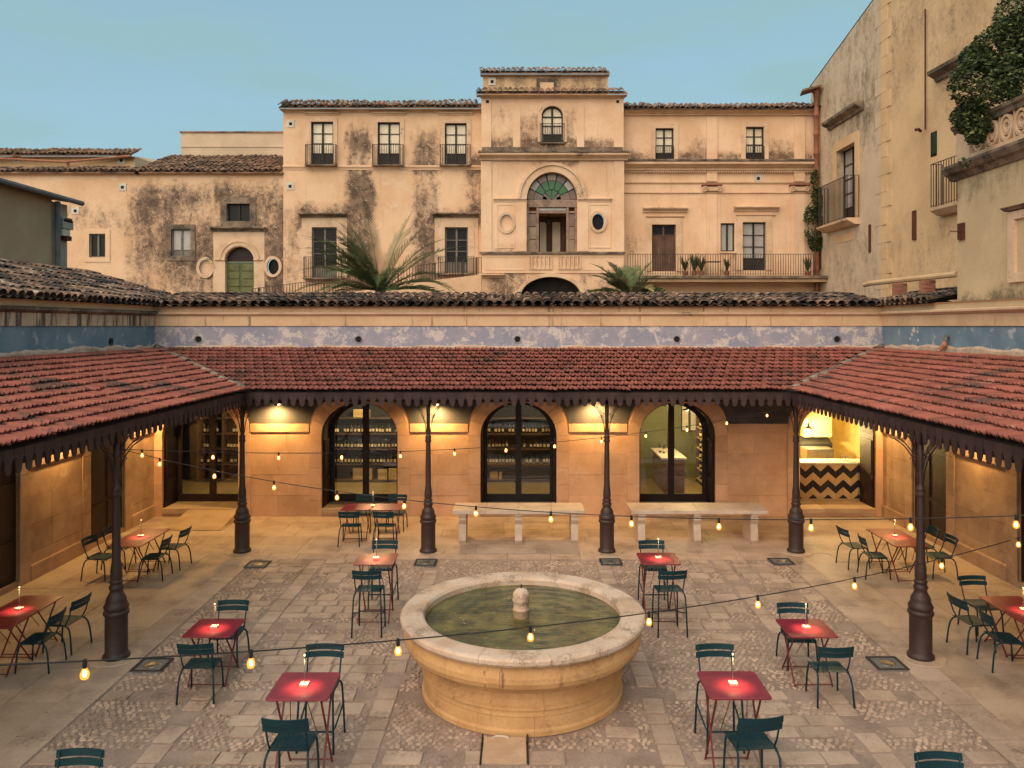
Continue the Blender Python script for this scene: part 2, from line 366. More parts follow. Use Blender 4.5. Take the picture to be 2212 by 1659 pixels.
def water_mat():
    m, nt, bs = newmat('water')
    vec = nd(nt, 'ShaderNodeNewGeometry').outputs['Position']
    d = nd(nt, 'ShaderNodeVectorMath', {0: vec, 1: (-.25, -11.25, 0)}, operation='ADD').outputs[0]
    ln = nd(nt, 'ShaderNodeVectorMath', {0: d}, operation='LENGTH').outputs['Value']
    ring = math_(nt, 'SINE', math_(nt, 'MULTIPLY', ln, 42.0))
    h = math_(nt, 'ADD', math_(nt, 'MULTIPLY', ring, .25), noise_(nt, nd(nt, 'ShaderNodeMapping', {'Vector': vec, 'Scale': (3.0, 9.0, 1)}).outputs[0], 1.6, 5, .6, .6))
    b = nd(nt, 'ShaderNodeBump', {'Strength': .5, 'Distance': .05, 'Height': h})
    col = mix_(nt, smooth_(nt, noise_(nt, vec, 2.2, 6, .65), .38, .66), (.05,.046,.010), (.16,.135,.035))
    nt.links.new(col, bs.inputs['Base Color']); nt.links.new(b.outputs[0], bs.inputs['Normal'])
    bs.inputs['Roughness'].default_value = .05; bs.inputs['Specular IOR Level'].default_value = .8
    return m
M['water'] = water_mat()

# ------------------------------------------------------------------ helpers: facades, windows, railings
class Frame:
    """u along the wall, v up, n into the wall"""
    def __init__(s, o, u, n): s.o, s.u, s.n = Vector(o), Vector(u).normalized(), Vector(n).normalized()
    def __call__(s, u, v, n=0.0): return s.o + s.u*u + s.n*n + Vector((0, 0, v))
def cuts(a, b, extra, step):
    xs = sorted({round(x, 5) for x in [a, b] + [e for e in extra if a < e < b]}); out = []
    for i in range(len(xs)-1):
        k = max(1, int(math.ceil((xs[i+1]-xs[i])/step)))
        out += [xs[i] + (xs[i+1]-xs[i])*j/k for j in range(k)]
    return out + [xs[-1]]
def op_loop(o, n=10):
    k, u0, u1, v0, v1 = o[0], o[1], o[2], o[3], o[4]
    if k == 'rect': return [(u0,v0),(u1,v0),(u1,v1),(u0,v1)]
    if k == 'arch':
        vs = o[6]; c = (u0+u1)/2; r = (u1-u0)/2; h = v1-vs
        return [(u0,v0),(u1,v0)] + [(c+r*math.cos(math.pi*i/(2*n)), vs+h*math.sin(math.pi*i/(2*n))) for i in range(2*n+1)]
    c, d = (u0+u1)/2, (v0+v1)/2
    return [(c+(u1-u0)/2*math.cos(math.pi*i/(2*n)), d+(v1-v0)/2*math.sin(math.pi*i/(2*n))) for i in range(4*n)]
def facade(mb, fr, u0, u1, v0, v1, ops, step=0.4, top=None):
    """op = (kind, u0, u1, v0, v1, depth, spring)"""
    us = cuts(u0, u1, [e for o in ops for e in (o[1], o[2])], step)
    vs = cuts(v0, v1, [e for o in ops for e in (o[3], o[4])], step)
    idx = {}; pts = []; fs = []
    def vid(i, j):
        if (i, j) not in idx:
            v = vs[j]
            if top: v = v0 + (v-v0)*(top(us[i])-v0)/(v1-v0)
            idx[(i, j)] = len(pts); pts.append(fr(us[i], v))
        return idx[(i, j)]
    for i in range(len(us)-1):
        for j in range(len(vs)-1):
            cu, cv = (us[i]+us[i+1])/2, (vs[j]+vs[j+1])/2
            if any(o[1] < cu < o[2] and o[3] < cv < o[4] for o in ops): continue
            fs.append((vid(i,j), vid(i+1,j), vid(i+1,j+1), vid(i,j+1)))
    mb.add(pts, fs)
    for o in ops:
        L = op_loop(o); d = o[5]; n = len(L)
        mb.add([fr(a, b) for a, b in L] + [fr(a, b, d) for a, b in L], [(i, n+i, n+(i+1)%n, (i+1)%n) for i in range(n)])
        corners = []
        if o[0] == 'arch': corners = [((o[2], o[4]), L[2:13]), ((o[1], o[4]), L[12:23])]
        elif o[0] == 'oval':
            LL = L + [L[0]]
            corners = [((o[2],o[4]), LL[0:11]), ((o[1],o[4]), LL[10:21]), ((o[1],o[3]), LL[20:31]), ((o[2],o[3]), LL[30:41])]
        for cpt, arc in corners:
            mb.add([fr(*cpt)] + [fr(a, b) for a, b in arc], [(0, k+1, k+2) for k in range(len(arc)-1)])
def fbox(mb, fr, u0, u1, v0, v1, n0, n1):
    P = [fr(u, v, n) for v in (v0, v1) for u, n in ((u0,n0),(u1,n0),(u1,n1),(u0,n1))]
    return mb.add(P, [(0,3,2,1),(4,5,6,7),(0,1,5,4),(1,2,6,5),(2,3,7,6),(3,0,4,7)])
def ring(mb, fr, loop_in, loop_out, n0, n1, closed=True):
    """flat moulding between two loops with the same number of points"""
    n = len(loop_in); k = n if closed else n-1
    P = [fr(a,b,n0) for a,b in loop_in] + [fr(a,b,n0) for a,b in loop_out] + [fr(a,b,n1) for a,b in loop_in] + [fr(a,b,n1) for a,b in loop_out]
    fs = []
    for i in range(k):
        j = (i+1) % n
        fs += [(i, j, n+j, n+i), (i, 2*n+i, 2*n+j, j), (n+i, n+j, 3*n+j, 3*n+i)]
    if not closed: fs += [(0, n, 3*n, 2*n), (n-1, 2*n-1, 4*n-1, 3*n-1)]
    return mb.add(P, fs)
def window(parent, fr, u0, u1, v0, v1, n, rows=3, panel=0.0, pane='cream_pane', fmat='frame', leaves=2, name='window', b=0.06):
    """casement: outer frame, centre stile and glazing bars as one mesh, panes (and lower panels) as its children"""
    mb = MB(); t = 0.05
    fbox(mb, fr, u0, u0+b, v0, v1, n-t, n+t); fbox(mb, fr, u1-b, u1, v0, v1, n-t, n+t)
    fbox(mb, fr, u0+b, u1-b, v1-b, v1, n-t, n+t); fbox(mb, fr, u0+b, u1-b, v0, v0+b, n-t, n+t)
    vp = v0 + b + (v1-v0-2*b)*panel
    us = [u0+b + (u1-u0-2*b)*i/leaves for i in range(leaves+1)]
    for u in us[1:-1]: fbox(mb, fr, u-.045, u+.045, v0+b, v1-b, n-t-.012, n+t+.012)
    vs = [vp + (v1-b-vp)*i/rows for i in range(rows+1)]
    for i, v in enumerate(vs[:-1]):
        if i == 0 and panel == 0: continue
        for a, c in zip(us, us[1:]): fbox(mb, fr, a+.001, c-.001, v-.02, v+.02, n-t+.01, n+t-.01)
    w = mb.build(name, M[fmat], parent)
    for a, c in zip(us, us[1:]):
        if panel:
            q = MB(); fbox(q, fr, a+.01, c-.01, v0+b*.9, vp, n-.015, n+.015); q.build('panel', M[fmat], w)
        for i in range(rows):
            q = MB(); fbox(q, fr, a+.005, c-.005, vs[i], vs[i+1], n+.004, n+.012); q.build('pane', M[pane], w)
    return w
def railing(parent, pts, z0, h, gap=0.12, r=0.011, name='railing', mat='rail'):
    """iron railing along a list of plan points"""
    mb = MB()
    for (a, b) in zip(pts, pts[1:]):
        za = z0 if len(a) < 3 else a[2]; zb = z0 if len(b) < 3 else b[2]
        A, B = Vector((a[0], a[1], za)), Vector((b[0], b[1], zb)); L = (B-A).length
        k = max(1, int(L/gap))
        mb.bar(A+Vector((0,0,h)), B+Vector((0,0,h)), .03, .022); mb.bar(A+Vector((0,0,.08)), B+Vector((0,0,.08)), .025, .014)
        for i in range(k+1):
            p = A.lerp(B, i/k); mb.bar(p+Vector((0,0,.02)), p+Vector((0,0,h)), 2*r, 2*r)
    return mb.build(name, M[mat], parent)
def cornice(mb, fr, u0, u1, prof):
    """extrude a profile [(out, z)...] (out = proud of the wall) from u0 to u1"""
    mb.prism([fr(u0, z, -o) for o, z in prof], fr.u*(u1-u0))
def soft(x, a, b, w):
    def s(t): t = max(0., min(1., t)); return t*t*(3-2*t)
    return s((x-a)/w+.5)*s((b-x)/w+.5)

# ================================================================== SETTING: ground and paving
WX, YW = 9.96, 21.46              # side walls and back wall of the courtyard
EX, EY, EZ, TZ = 6.2, 17.78, 3.72, 4.59   # eave line, eave height and height of the roof at the wall
mb = MB(); mb.add([(-900,-300,-.16),(900,-300,-.16),(900,1500,-.16),(-900,1500,-.16)], [(0,1,2,3)])
mb.build('ground', M['earth'], kind='structure')
mb = MB(); mb.box(-160, 160, 36.5, 300, -.1, 6.3); mb.build('terrain', M['earth'], kind='structure')

unit = MB().box(-.5,.5,-.5,.5,-1,0)
slab_me = unit.mesh('slab', M['paving']); sett_me = MB().bbox(-.5,.5,-.5,.5,-1,0,.03).mesh('sett', M['sett'])
porch_floor = MB().box(-WX-.2, WX+.2, 5, YW+.2, -.15, -.012).build('porch_pavement', M['mortar'], kind='structure')
def lay(x0, x1, y0, y1, rows, along, lmin, lmax, me, parent, z=0.0, name='slab', gap=.008, jz=.002, skip=None):
    """rows of stones; along = 'x' or 'y'"""
    a0, a1, b0, b1 = (x0, x1, y0, y1) if along == 'x' else (y0, y1, x0, x1)
    d = (b1-b0)/rows
    for r in range(rows):
        p = a0
        while p < a1 - .05:
            L = R.uniform(lmin, lmax)
            if p + L > a1 - lmin*.6: L = a1 - p
            cx, cy, sx, sy = p+L/2, b0+d*(r+.5), L-gap, d-gap
            if along == 'y': cx, cy, sx, sy = cy, cx, sy, sx
            p += L
            if skip and skip(cx, cy): continue
            inst(name, me, parent, (cx, cy, z+R.uniform(-jz, jz)), (0, 0, R.gauss(0, .035) if name == 'paving_stone' else 0), (sx, sy*R.uniform(.86,1.0) if name == 'paving_stone' else sy, .08))
lay(-WX, WX, 17.95, YW-.005, 5, 'x', .9, 1.7, slab_me, porch_floor)
lay(-WX, -6.35, 8.0, 17.95, 5, 'y', .9, 1.7, slab_me, porch_floor)
lay(6.35, WX, 8.0, 17.95, 5, 'y', .9, 1.7, slab_me, porch_floor)

FX, FY = .06, 11.37               # fountain centre
SW = .15
STX = (-4.42, -1.85, 1.85, 4.42); STY = (9.45, 11.05, 13.6, 15.7)
court = MB()
nx, ny = 150, 150; x0, x1, y0, y1 = -6.35, 6.35, 6.0, 17.95
vs = []; fs = []
for j in range(ny+1):
    for i in range(nx+1):
        x, y = x0+(x1-x0)*i/nx, y0+(y1-y0)*j/ny
        h = mnoise.fractal(Vector((x*.9, y*.9, 3.1)), 1.0, 2.0, 4)
        h2 = mnoise.noise(Vector((x*5, y*5, 1.0)))
        vs.append((x, y, -.009 + .015*h + .004*h2))
for j in range(ny):
    for i in range(nx): fs.append((j*(nx+1)+i, j*(nx+1)+i+1, (j+1)*(nx+1)+i+1, (j+1)*(nx+1)+i))
court.add(vs, fs)
court = court.build('courtyard_ground', M['mortar'], kind='structure', smooth=True)
def in_fount(x, y): return math.hypot(x-FX, y-FY) < 1.5
def on_strip(x, y, w=.2):
    return any(abs(x-s) < w for s in STX) or any(abs(y-s) < w for s in STY) or abs(x) > 5.83 or y > 17.43
flags = []
fy = 8.5
while fy < 17.3:
    fx = -5.75 + R.uniform(0,.3); fh = R.uniform(.26,.4)
    while fx < 5.6:
        fw = R.uniform(.28,.52); cx_, cy_ = fx+fw/2, fy+fh/2
        if mnoise.noise(Vector((cx_*.42, cy_*.42, 7.7))) + .25*mnoise.noise(Vector((cx_*1.6, cy_*1.6, 2.2))) > .03 and not in_fount(cx_, cy_) and math.hypot(cx_-FX, cy_-FY) > 1.75 and not on_strip(cx_, cy_, .15+max(fw,fh)*.4):
            flags.append((cx_, cy_, fw/2, fh/2))
            inst('flagstone', sett_me, court, (cx_, cy_, .009+R.uniform(-.005,.004)), (R.gauss(0,.006), R.gauss(0,.006), R.gauss(0,.05)), ((fw-.03)*R.uniform(.88,1), (fh-.03)*R.uniform(.88,1), .08))
        fx += fw
    fy += fh
def on_flag(x, y): return any(abs(x-a) < c+.015 and abs(y-b) < d+.012 for a, b, c, d in flags)
for s in STX: lay(s-SW, s+SW, 8.2, 17.43, 1, 'y', .24, .6, sett_me, court, .010, 'paving_stone', .025, .006, lambda x, y: in_fount(x, y) or R.random() < .18)
for s in STY: lay(-5.83, 5.83, s-SW, s+SW, 1, 'x', .28, .55, sett_me, court, .011, 'paving_stone', .022, .004,
                  lambda x, y: in_fount(x, y) or any(abs(x-t) < .45 for t in STX) or R.random() < .2)
lay(-6.35, 6.35, 17.46, 17.94, 1, 'x', .6, 1.1, sett_me, court, .010, 'kerb_stone', .012, .003)
for sg in (-1, 1):
    a, b = sorted((sg*6.35, sg*5.86)); lay(a, b, 8.2, 17.44, 1, 'y', .6, 1.1, sett_me, court, .010, 'kerb_stone', .012, .003)
cb = MB(); rn = []
sp = .083
yy = 8.4
row = 0
while yy < 17.4:
    xx = -5.8 + (row % 2)*sp*.5
    while xx < 5.82:
        x = xx + R.uniform(-.018, .018); y = yy + R.uniform(-.016, .016)
        if not in_fount(x, y) and not on_strip(x, y, .175) and not on_flag(x, y):
            k = mnoise.fractal(Vector((x*.9, y*.9, 3.1)), 1.0, 2.0, 4)
            if k < .55:
                th = R.uniform(0, 3.14); ra, rb = R.uniform(.034, .056), R.uniform(.026, .040); zt = R.uniform(.001, .011)
                P = []
                for q in range(6):
                    a = q*math.pi/3+R.uniform(-.25,.25); jj = R.uniform(.85,1.15); u, v = jj*ra*math.cos(a), jj*rb*math.sin(a)
                    P.append((x+u*math.cos(th)-v*math.sin(th), y+u*math.sin(th)+v*math.cos(th), -.025))
                T = [(x+(p[0]-x)*.76, y+(p[1]-y)*.76, zt+R.uniform(-.003,.003)) for p in P]
                cb.add(P+T, [(i, (i+1)%6, 6+(i+1)%6, 6+i) for i in range(6)] + [tuple(range(6, 12))])
                rn += [R.random()]*12
        xx += sp*1.12
    yy += sp*.92; row += 1
cb.a['rnd'] = rn
cb.build('cobbles', M['cobble'], court, kind='stuff')

lv = MB(); rn = []
for i in range(90):
    x, y = R.uniform(-6,6), R.uniform(8.6,17.5)
    if math.hypot(x-FX, y-FY) < 1.6: continue
    a = R.uniform(0,6.28); s = R.uniform(.012,.03); u = Vector((math.cos(a),math.sin(a),0))*s; v = Vector((-math.sin(a),math.cos(a),0))*s*.5; p = Vector((x,y,.026)); k = Vector((0,0,s*.35))
    lv.add([p-u, p-v+k, p+u, p+v+k*.6], [(0,1,2),(0,2,3)]); rn += [R.random()]*4
lv.a['rnd'] = rn
tag(lv.build('fallen_leaves', M['petal'], kind='stuff'), 'scattered red and brown fallen leaves on the paving', 'leaves')
# drain grates let into the paving
for i, (a, b, c, d, lab) in enumerate((
        (288, 369, 1427, 1452, 'square iron drain cover beside the nearer left column'),
        (533, 581, 1215, 1227, 'small iron drain cover by the far left corner column'),
        (897, 942, 1210, 1224, 'small iron drain cover in front of the second far column from the left'),
        (1297, 1342, 1210, 1222, 'small iron drain cover in front of the third far column from the left'),
        (1665, 1709, 1210, 1220, 'small iron drain cover by the far right corner column'),
        (1876, 1957, 1424, 1448, 'square iron drain cover beside the nearer right column'))):
    (xa, ya), (xb, yb) = GP((a+b)/2-((b-a)*.46), (c+d)/2), GP((a+b)/2+((b-a)*.46), (c+d)/2)
    cx, cy = (xa+xb)/2, ya; s = .235
    t = thing('drain_cover', lab, 'drain cover', (cx, cy, 0), 0, 'iron drain covers in the paving')
    m = MB(); m.box(cx-s, cx+s, cy-s, cy+s, .0, .024); m.build('plate', M['pvc'], t)
    m = MB()
    for k in (-1, 1):
        m.box(cx-s, cx+s, cy+k*(s-.02)-.02, cy+k*(s-.02)+.02, .025, .034); m.box(cx+k*(s-.02)-.02, cx+k*(s-.02)+.02, cy-s+.041, cy+s-.041, .025, .034)
    m.build('frame', M['rail'], t)
    m = MB(); m.lathe([(0,.031),(.09,.031),(.12,.027),(.12,.0245)], 16, (cx, cy, 0)); m.build('boss', M['steel'], t, True)

# ================================================================== courtyard buildings
ARC = (-8.69, -4.34, 0.0, 4.34, 8.72); AW, AJ = 1.04, .33; SILL, SPR, CRN = .2, 2.2, 3.12
def ell(c, a, b, n=24, t0=0.0, t1=math.pi): return [(c+a*math.cos(t0+(t1-t0)*i/n), SPR+b*math.sin(t0+(t1-t0)*i/n)) for i in range(n+1)]
def arch_stones(parent, fr, c, mat, umin=-99, umax=99, aw=AW):
    """jamb blocks and voussoirs, each its own stone"""
    for s in (-1, 1):
        z = 0.0
        for k in range(5):
            h = SPR/5
            a, b = sorted((c+s*aw, c+s*(aw+AJ))); a, b = max(a, umin), min(b, umax)
            if b-a > .05:
                m = MB(); fbox(m, fr, a, b, z+.003, z+h-.003, -.035, .02); m.build('jamb_stone', mat, parent)
            z += h
    n = 9
    for i in range(n):
        t0, t1 = math.pi*i/n+.004, math.pi*(i+1)/n-.004
        li, lo = ell(c, aw, CRN-SPR, 5, t0, t1), ell(c, aw+AJ, CRN-SPR+AJ, 5, t0, t1)
        lo = [(min(max(u, umin), umax), v) for u, v in lo]
        m = MB(); ring(m, fr, li, lo, -.035, .02, False); m.build('voussoir', mat, parent)
def blocks(parent, fr, u0, u1, v0, v1, rows, mat, lmin=.6, lmax=1.0, n0=-.012):
    h = (v1-v0)/rows
    for r in range(rows):
        p = u0
        while p < u1-.02:
            L = R.uniform(lmin, lmax)
            if p+L > u1-lmin*.6: L = u1-p
            m = MB(); fbox(m, fr, p+.003, p+L-.003, v0+r*h+.003, v0+(r+1)*h-.003, n0-R.uniform(0,.006), .02)
            m.build('stone_block', mat, parent); p += L

hall = thing('arcade_building', 'low sandstone arcade with five arched openings at the back of the courtyard', 'building', (0, YW, 0))
fr = Frame((0, YW, 0), (1,0,0), (0,1,0))
m = MB(); facade(m, fr, -WX, WX, 0, TZ, [('arch', c-AW, c+AW, SILL, CRN, .95, SPR) for c in ARC], .6)
m.build('wall', M['stone'], hall)
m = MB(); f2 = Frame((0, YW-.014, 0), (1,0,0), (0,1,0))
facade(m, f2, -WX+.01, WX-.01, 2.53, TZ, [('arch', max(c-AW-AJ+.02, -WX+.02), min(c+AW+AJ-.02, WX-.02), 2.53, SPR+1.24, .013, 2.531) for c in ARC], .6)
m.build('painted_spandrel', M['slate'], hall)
for c in ARC: arch_stones(hall, fr, c, M['stone'], -WX+.005, WX-.005)
def pier_stain(x, y, z): return 0.55*soft(z, -.5, .62, .5)
for a, b in zip(ARC, ARC[1:]):
    u0, u1 = a+AW+AJ+.004, b-AW-AJ-.004
    blocks(hall, fr, u0, u1, 0, 2.27, 4, M['stone'], .6, 1.0)
    m = MB(); cornice(m, fr, u0, u1, [(-.02,2.275),(.02,2.275),(.045,2.31),(.045,2.525),(-.02,2.525)]); m.build('impost_band', M['stone'], hall)
# painted band, frieze and cornice above the porch roof
m = MB(); facade(m, Frame((0, YW-.02, 0), (1,0,0), (0,1,0)), -WX, WX, TZ-.25, 5.2, [], .6); m.build('painted_band', M['blue'], hall)
m = MB(); cornice(m, fr, -WX, WX, [(-.3,5.2),(.05,5.2),(.05,5.47),(-.3,5.47)]); m.build('frieze', M['frieze'], hall)
m = MB(); cornice(m, fr, -WX, WX, [(-.3,5.475),(.07,5.475),(.13,5.53),(.13,5.56),(.09,5.575),(-.3,5.575)]); m.build('string_course', M['trim'], hall)
m = MB(); cornice(m, fr, -WX, WX, [(-.3,5.58),(.06,5.58),(.06,5.70),(.10,5.74),(-.3,5.74)]); m.build('upper_frieze', M['frieze'], hall)
m = MB(); P = []; nq = 398
for i in range(nq+1):
    xa = -WX+.03 + .05*i; q = mnoise.fractal(Vector((xa*1.3, .3, .5)), 1.0, 2.0, 4); zt = TZ+.06+.05*q+R.uniform(-.006,.006)
    P += [(xa, YW-.085-.02*q, TZ-.1), (xa, YW-.07-.02*q, zt-.03), (xa, YW-.022, zt)]
m.add(P, [(3*i+k, 3*i+k+1, 3*i+k+4, 3*i+k+3) for i in range(nq) for k in (0,1)])
m.build('mortar_flashing', M['fount_rim'], hall)
for px in (429, 775, 1118, 1462, 1808):
    x = PX(px, YW); m = MB(); m.lathe([(0,-.004),(.075,-.004),(.095,-.012),(.095,.02)], 16); 
    o = m.build('drain_hole', M['hole'], None); o.parent = hall; o.location = (x, -.026, PZ(733, YW)); o.rotation_euler = (math.radians(90), 0, 0)

# --- coppo tile (tapered half barrel)
def coppo_mesh(name, mat, r0=.13, r1=.10, L=.46, n=6, t=.014):
    m = MB(); P = []
    for (r, y) in ((r0, 0), (r1, L), (r0-t, 0)):
        for i in range(n+1):
            a = math.pi*i/n; P.append((-r*math.cos(a), y, r*math.sin(a)*.85))
    k = n+1; fs = [(i, i+1, k+i+1, k+i) for i in range(n)] + [(i+1, i, 2*k+i, 2*k+i+1) for i in range(n)]
    m.add(P, fs); return m.mesh(name, mat)
coppo_me = coppo_mesh('roof_tile', M['coppo'])
def visible(p):
    if p[1] < .5: return False
    x, y = CX+F*p[0]/p[1], CY+F*(H-p[2])/p[1]
    return -30 < x < 2242 and -30 < y < 1690
def tile_field(parent, me, mat, spots, Rm, name='roof_tile', limit=300, restname='roof_tiles', size=None, jig=.02):
    """spots: list of world points; the nearest in view become tiles of their own, the rest one joined mesh"""
    order = sorted(range(len(spots)), key=lambda i: (not visible(spots[i]), (spots[i]-Vector((0,0,H))).length))
    rest = MB(); rr = []
    vs = [v.co.copy() for v in me.vertices]; fs = [tuple(p.vertices) for p in me.polygons]
    for n, i in enumerate(order):
        p = spots[i]
        J = Rm @ Matrix.Rotation(R.gauss(0, jig), 3, 'Z') @ Matrix.Rotation(R.gauss(0, jig*.6), 3, 'Y')
        p = p + Rm @ Vector((R.gauss(0, .004), R.gauss(0, .007) - (R.uniform(.02,.06) if R.random() < .04 else 0), abs(R.gauss(0, .005))))
        if n < limit and visible(p): inst(name, me, parent, p, J.to_euler())
        else:
            rest.add([p + J @ v for v in vs], fs); rr += [R.random()]*len(vs)
    if rest.v:
        rest.a['rnd'] = rr; rest.build(restname, mat, parent, kind='stuff')
def coppo_field(parent, origin, e, s, width, length, pitch=.265, rowl=.38, limit=300, clip=None, me=None, mat=None):
    e, s = Vector(e).normalized(), Vector(s).normalized(); n = e.cross(s)
    Rm = Matrix((e, s, n)).transposed(); o = Vector(origin)
    covers = []; pans = MB()
    for i in range(int(width/pitch)):
        for j in range(int(length/rowl)+1):
            p = o + e*(pitch*(i+.5)) + s*(rowl*j) + n*(.055 + (.012 if j % 2 else 0))
            if clip and not clip(p): continue
            covers.append(p)
    tile_field(parent, me or coppo_me, mat or M['coppo'], covers, Rm, limit=limit, jig=.06)
    # pan tiles below: shallow troughs between the covers
    rr = []
    for i in range(int(width/pitch)+1):
        for j in range(int(length/(rowl*2))+1):
            p = o + e*(pitch*i) + s*(rowl*2*j - .03)
            if clip and not clip(p): continue
            q = [p - e*.1 + n*.045, p + n*.0 , p + e*.1 + n*.045]; w = s*(rowl*2+.02)
            pans.add(q + [a + w for a in q], [(0,1,4,3),(1,2,5,4)]); rr += [R.random()]*6
    pans.a['rnd'] = rr; pans.build('pan_tiles', mat or M['coppo'], parent, kind='stuff')
sl = math.atan2(.30, 2.2)
coppo_field(hall, (-10.2, YW-.22, 5.735), (1,0,0), (0, math.cos(sl), math.sin(sl)), 20.4, 2.3, limit=210)
m = MB(); m.add([(-12.5,YW-.2,5.72),(12.5,YW-.2,5.72),(12.5,YW+2.05,6.02),(-12.5,YW+2.05,6.02),(12.5,31,4.2),(-12.5,31,4.2)], [(0,1,2,3),(3,2,4,5)]); m.build('roof_deck', M['deck'], hall)

# --- side buildings
def side_building(sg, label):
    t = thing('arcade_building', label, 'building', (sg*WX, 14, 0))
    f = Frame((sg*WX, 0, 0), (0,1,0), (sg,0,0))
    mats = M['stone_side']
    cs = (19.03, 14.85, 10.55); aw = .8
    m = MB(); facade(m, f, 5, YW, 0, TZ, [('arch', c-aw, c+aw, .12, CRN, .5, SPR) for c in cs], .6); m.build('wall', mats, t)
    for c in cs:
        arch_stones(t, f, c, mats, 5, YW, aw)
        d = MB(); L = op_loop(('arch', c-aw-.02, c+aw+.02, .1, CRN+.02, 0, SPR)); d.add([f(a,b,.06) for a,b in L], [tuple(range(len(L)))])
        dd = d.build('door', M['wood_dark'], t)
        for q in (-1, 1):
            for (va, vb) in ((.25,.95),(1.05,2.1)):
                k = MB(); a, b = sorted((c+q*.08, c+q*(aw-.1))); fbox(k, f, a, b, va, vb, .035, .065); k.build('panel', M['wood_dark'], dd)
    ed = [5.0] + sorted(e for c in cs for e in (c-aw-AJ-.004, c+aw+AJ+.004)) + [YW-.02]
    for a, b in zip(ed[0::2], ed[1::2]):
        if b-a < .1 or b < 8: continue
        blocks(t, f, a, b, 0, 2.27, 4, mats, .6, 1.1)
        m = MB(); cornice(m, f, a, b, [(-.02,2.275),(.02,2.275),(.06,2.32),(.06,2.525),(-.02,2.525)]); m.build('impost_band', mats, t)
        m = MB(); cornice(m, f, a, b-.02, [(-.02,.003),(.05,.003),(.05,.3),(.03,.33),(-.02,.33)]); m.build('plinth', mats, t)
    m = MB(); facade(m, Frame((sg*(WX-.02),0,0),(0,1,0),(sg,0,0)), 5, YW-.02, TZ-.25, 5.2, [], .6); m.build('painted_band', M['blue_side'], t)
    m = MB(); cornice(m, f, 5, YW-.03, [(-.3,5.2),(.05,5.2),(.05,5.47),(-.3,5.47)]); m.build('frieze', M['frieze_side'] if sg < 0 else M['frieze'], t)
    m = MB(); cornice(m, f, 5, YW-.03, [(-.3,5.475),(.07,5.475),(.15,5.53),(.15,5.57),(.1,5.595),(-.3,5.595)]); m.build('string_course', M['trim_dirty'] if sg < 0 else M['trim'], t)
    m = MB(); cornice(m, f, 5, YW-.03, [(-.3,5.6),(.05,5.6),(.05,5.71),(.1,5.75),(-.3,5.75)]); m.build('upper_frieze', M['plaster_beige'], t)
    m = MB(); P = []; nq = 330
    for i in range(nq+1):
        ya = 5 + .05*i; ya = min(ya, YW-.03); q = mnoise.fractal(Vector((ya*1.3, sg*3.0, .5)), 1.0, 2.0, 4)
        zt = TZ+.12+.07*q+R.uniform(-.008,.008)
        P += [(sg*(WX-.085-.02*q), ya, TZ-.1), (sg*(WX-.07-.02*q), ya, zt-.05), (sg*(WX-.022), ya, zt)]
    m.add(P, [(3*i+k, 3*i+k+1, 3*i+k+4, 3*i+k+3) for i in range(nq) for k in (0,1)])
    m.build('mortar_flashing', M['fount_rim'], t)
    return t, f
left_b, frL = side_building(-1, 'sandstone arcade wing on the left with dark doors and a mossy barrel tile roof')
right_b, frR = side_building(1, 'sandstone arcade wing on the right with dark doors below the balustraded terrace')
m = MB(); m.lathe([(0,-.004),(.07,-.004),(.09,-.012),(.09,.02)], 16); o = m.build('drain_hole', M['hole'], left_b)
o.location = Vector((-WX+.026, F*WX/(CX-237), PZ(738, F*WX/(CX-237)))) - org(left_b); o.rotation_euler = (0, math.radians(90), 0)
for v in o.data.vertices: v.co += org(left_b)
# left lean-to roof, rising away from the courtyard
s3 = math.atan2(.98, 3.45)
coppo_field(left_b, (-WX+.2, 11.0, 5.75), (0,1,0), (-math.cos(s3), 0, math.sin(s3)), 13.6, 3.65, limit=300)
m = MB(); m.add([(-WX+.18,5,5.73),(-WX+.18,24.6,5.73),(-13.4,24.6,6.71),(-13.4,5,6.71),(-17,24.6,5.8),(-17,5,5.8)], [(0,1,2,3),(3,2,4,5)]); m.build('roof_deck', M['deck'], left_b)
rm = MB(); rr = []
ridge_me = coppo_mesh('ridge_tile', M['coppo'], .13, .105, .5)
for i in range(27): inst('ridge_tile', ridge_me, left_b, (-13.42, 11.2+i*.48, 6.72), (R.gauss(0,.03), R.gauss(0,.05), R.gauss(0,.06)))
# right cap: a short strip of barrel tiles in front of the terrace rail
coppo_field(right_b, (WX-.2, 21.9, 5.75), (0,-1,0), (math.cos(.2), 0, math.sin(.2)), 3.4, 1.2, limit=60)
m = MB(); m.add([(WX-.18,18.6,5.73),(WX-.18,24,5.73),(WX+1.3,24,6.0),(WX+1.3,18.6,6.0),(16,24,6.0),(16,18.6,6.0)], [(0,1,2,3),(3,2,4,5)]); m.build('roof_deck', M['deck'], right_b)
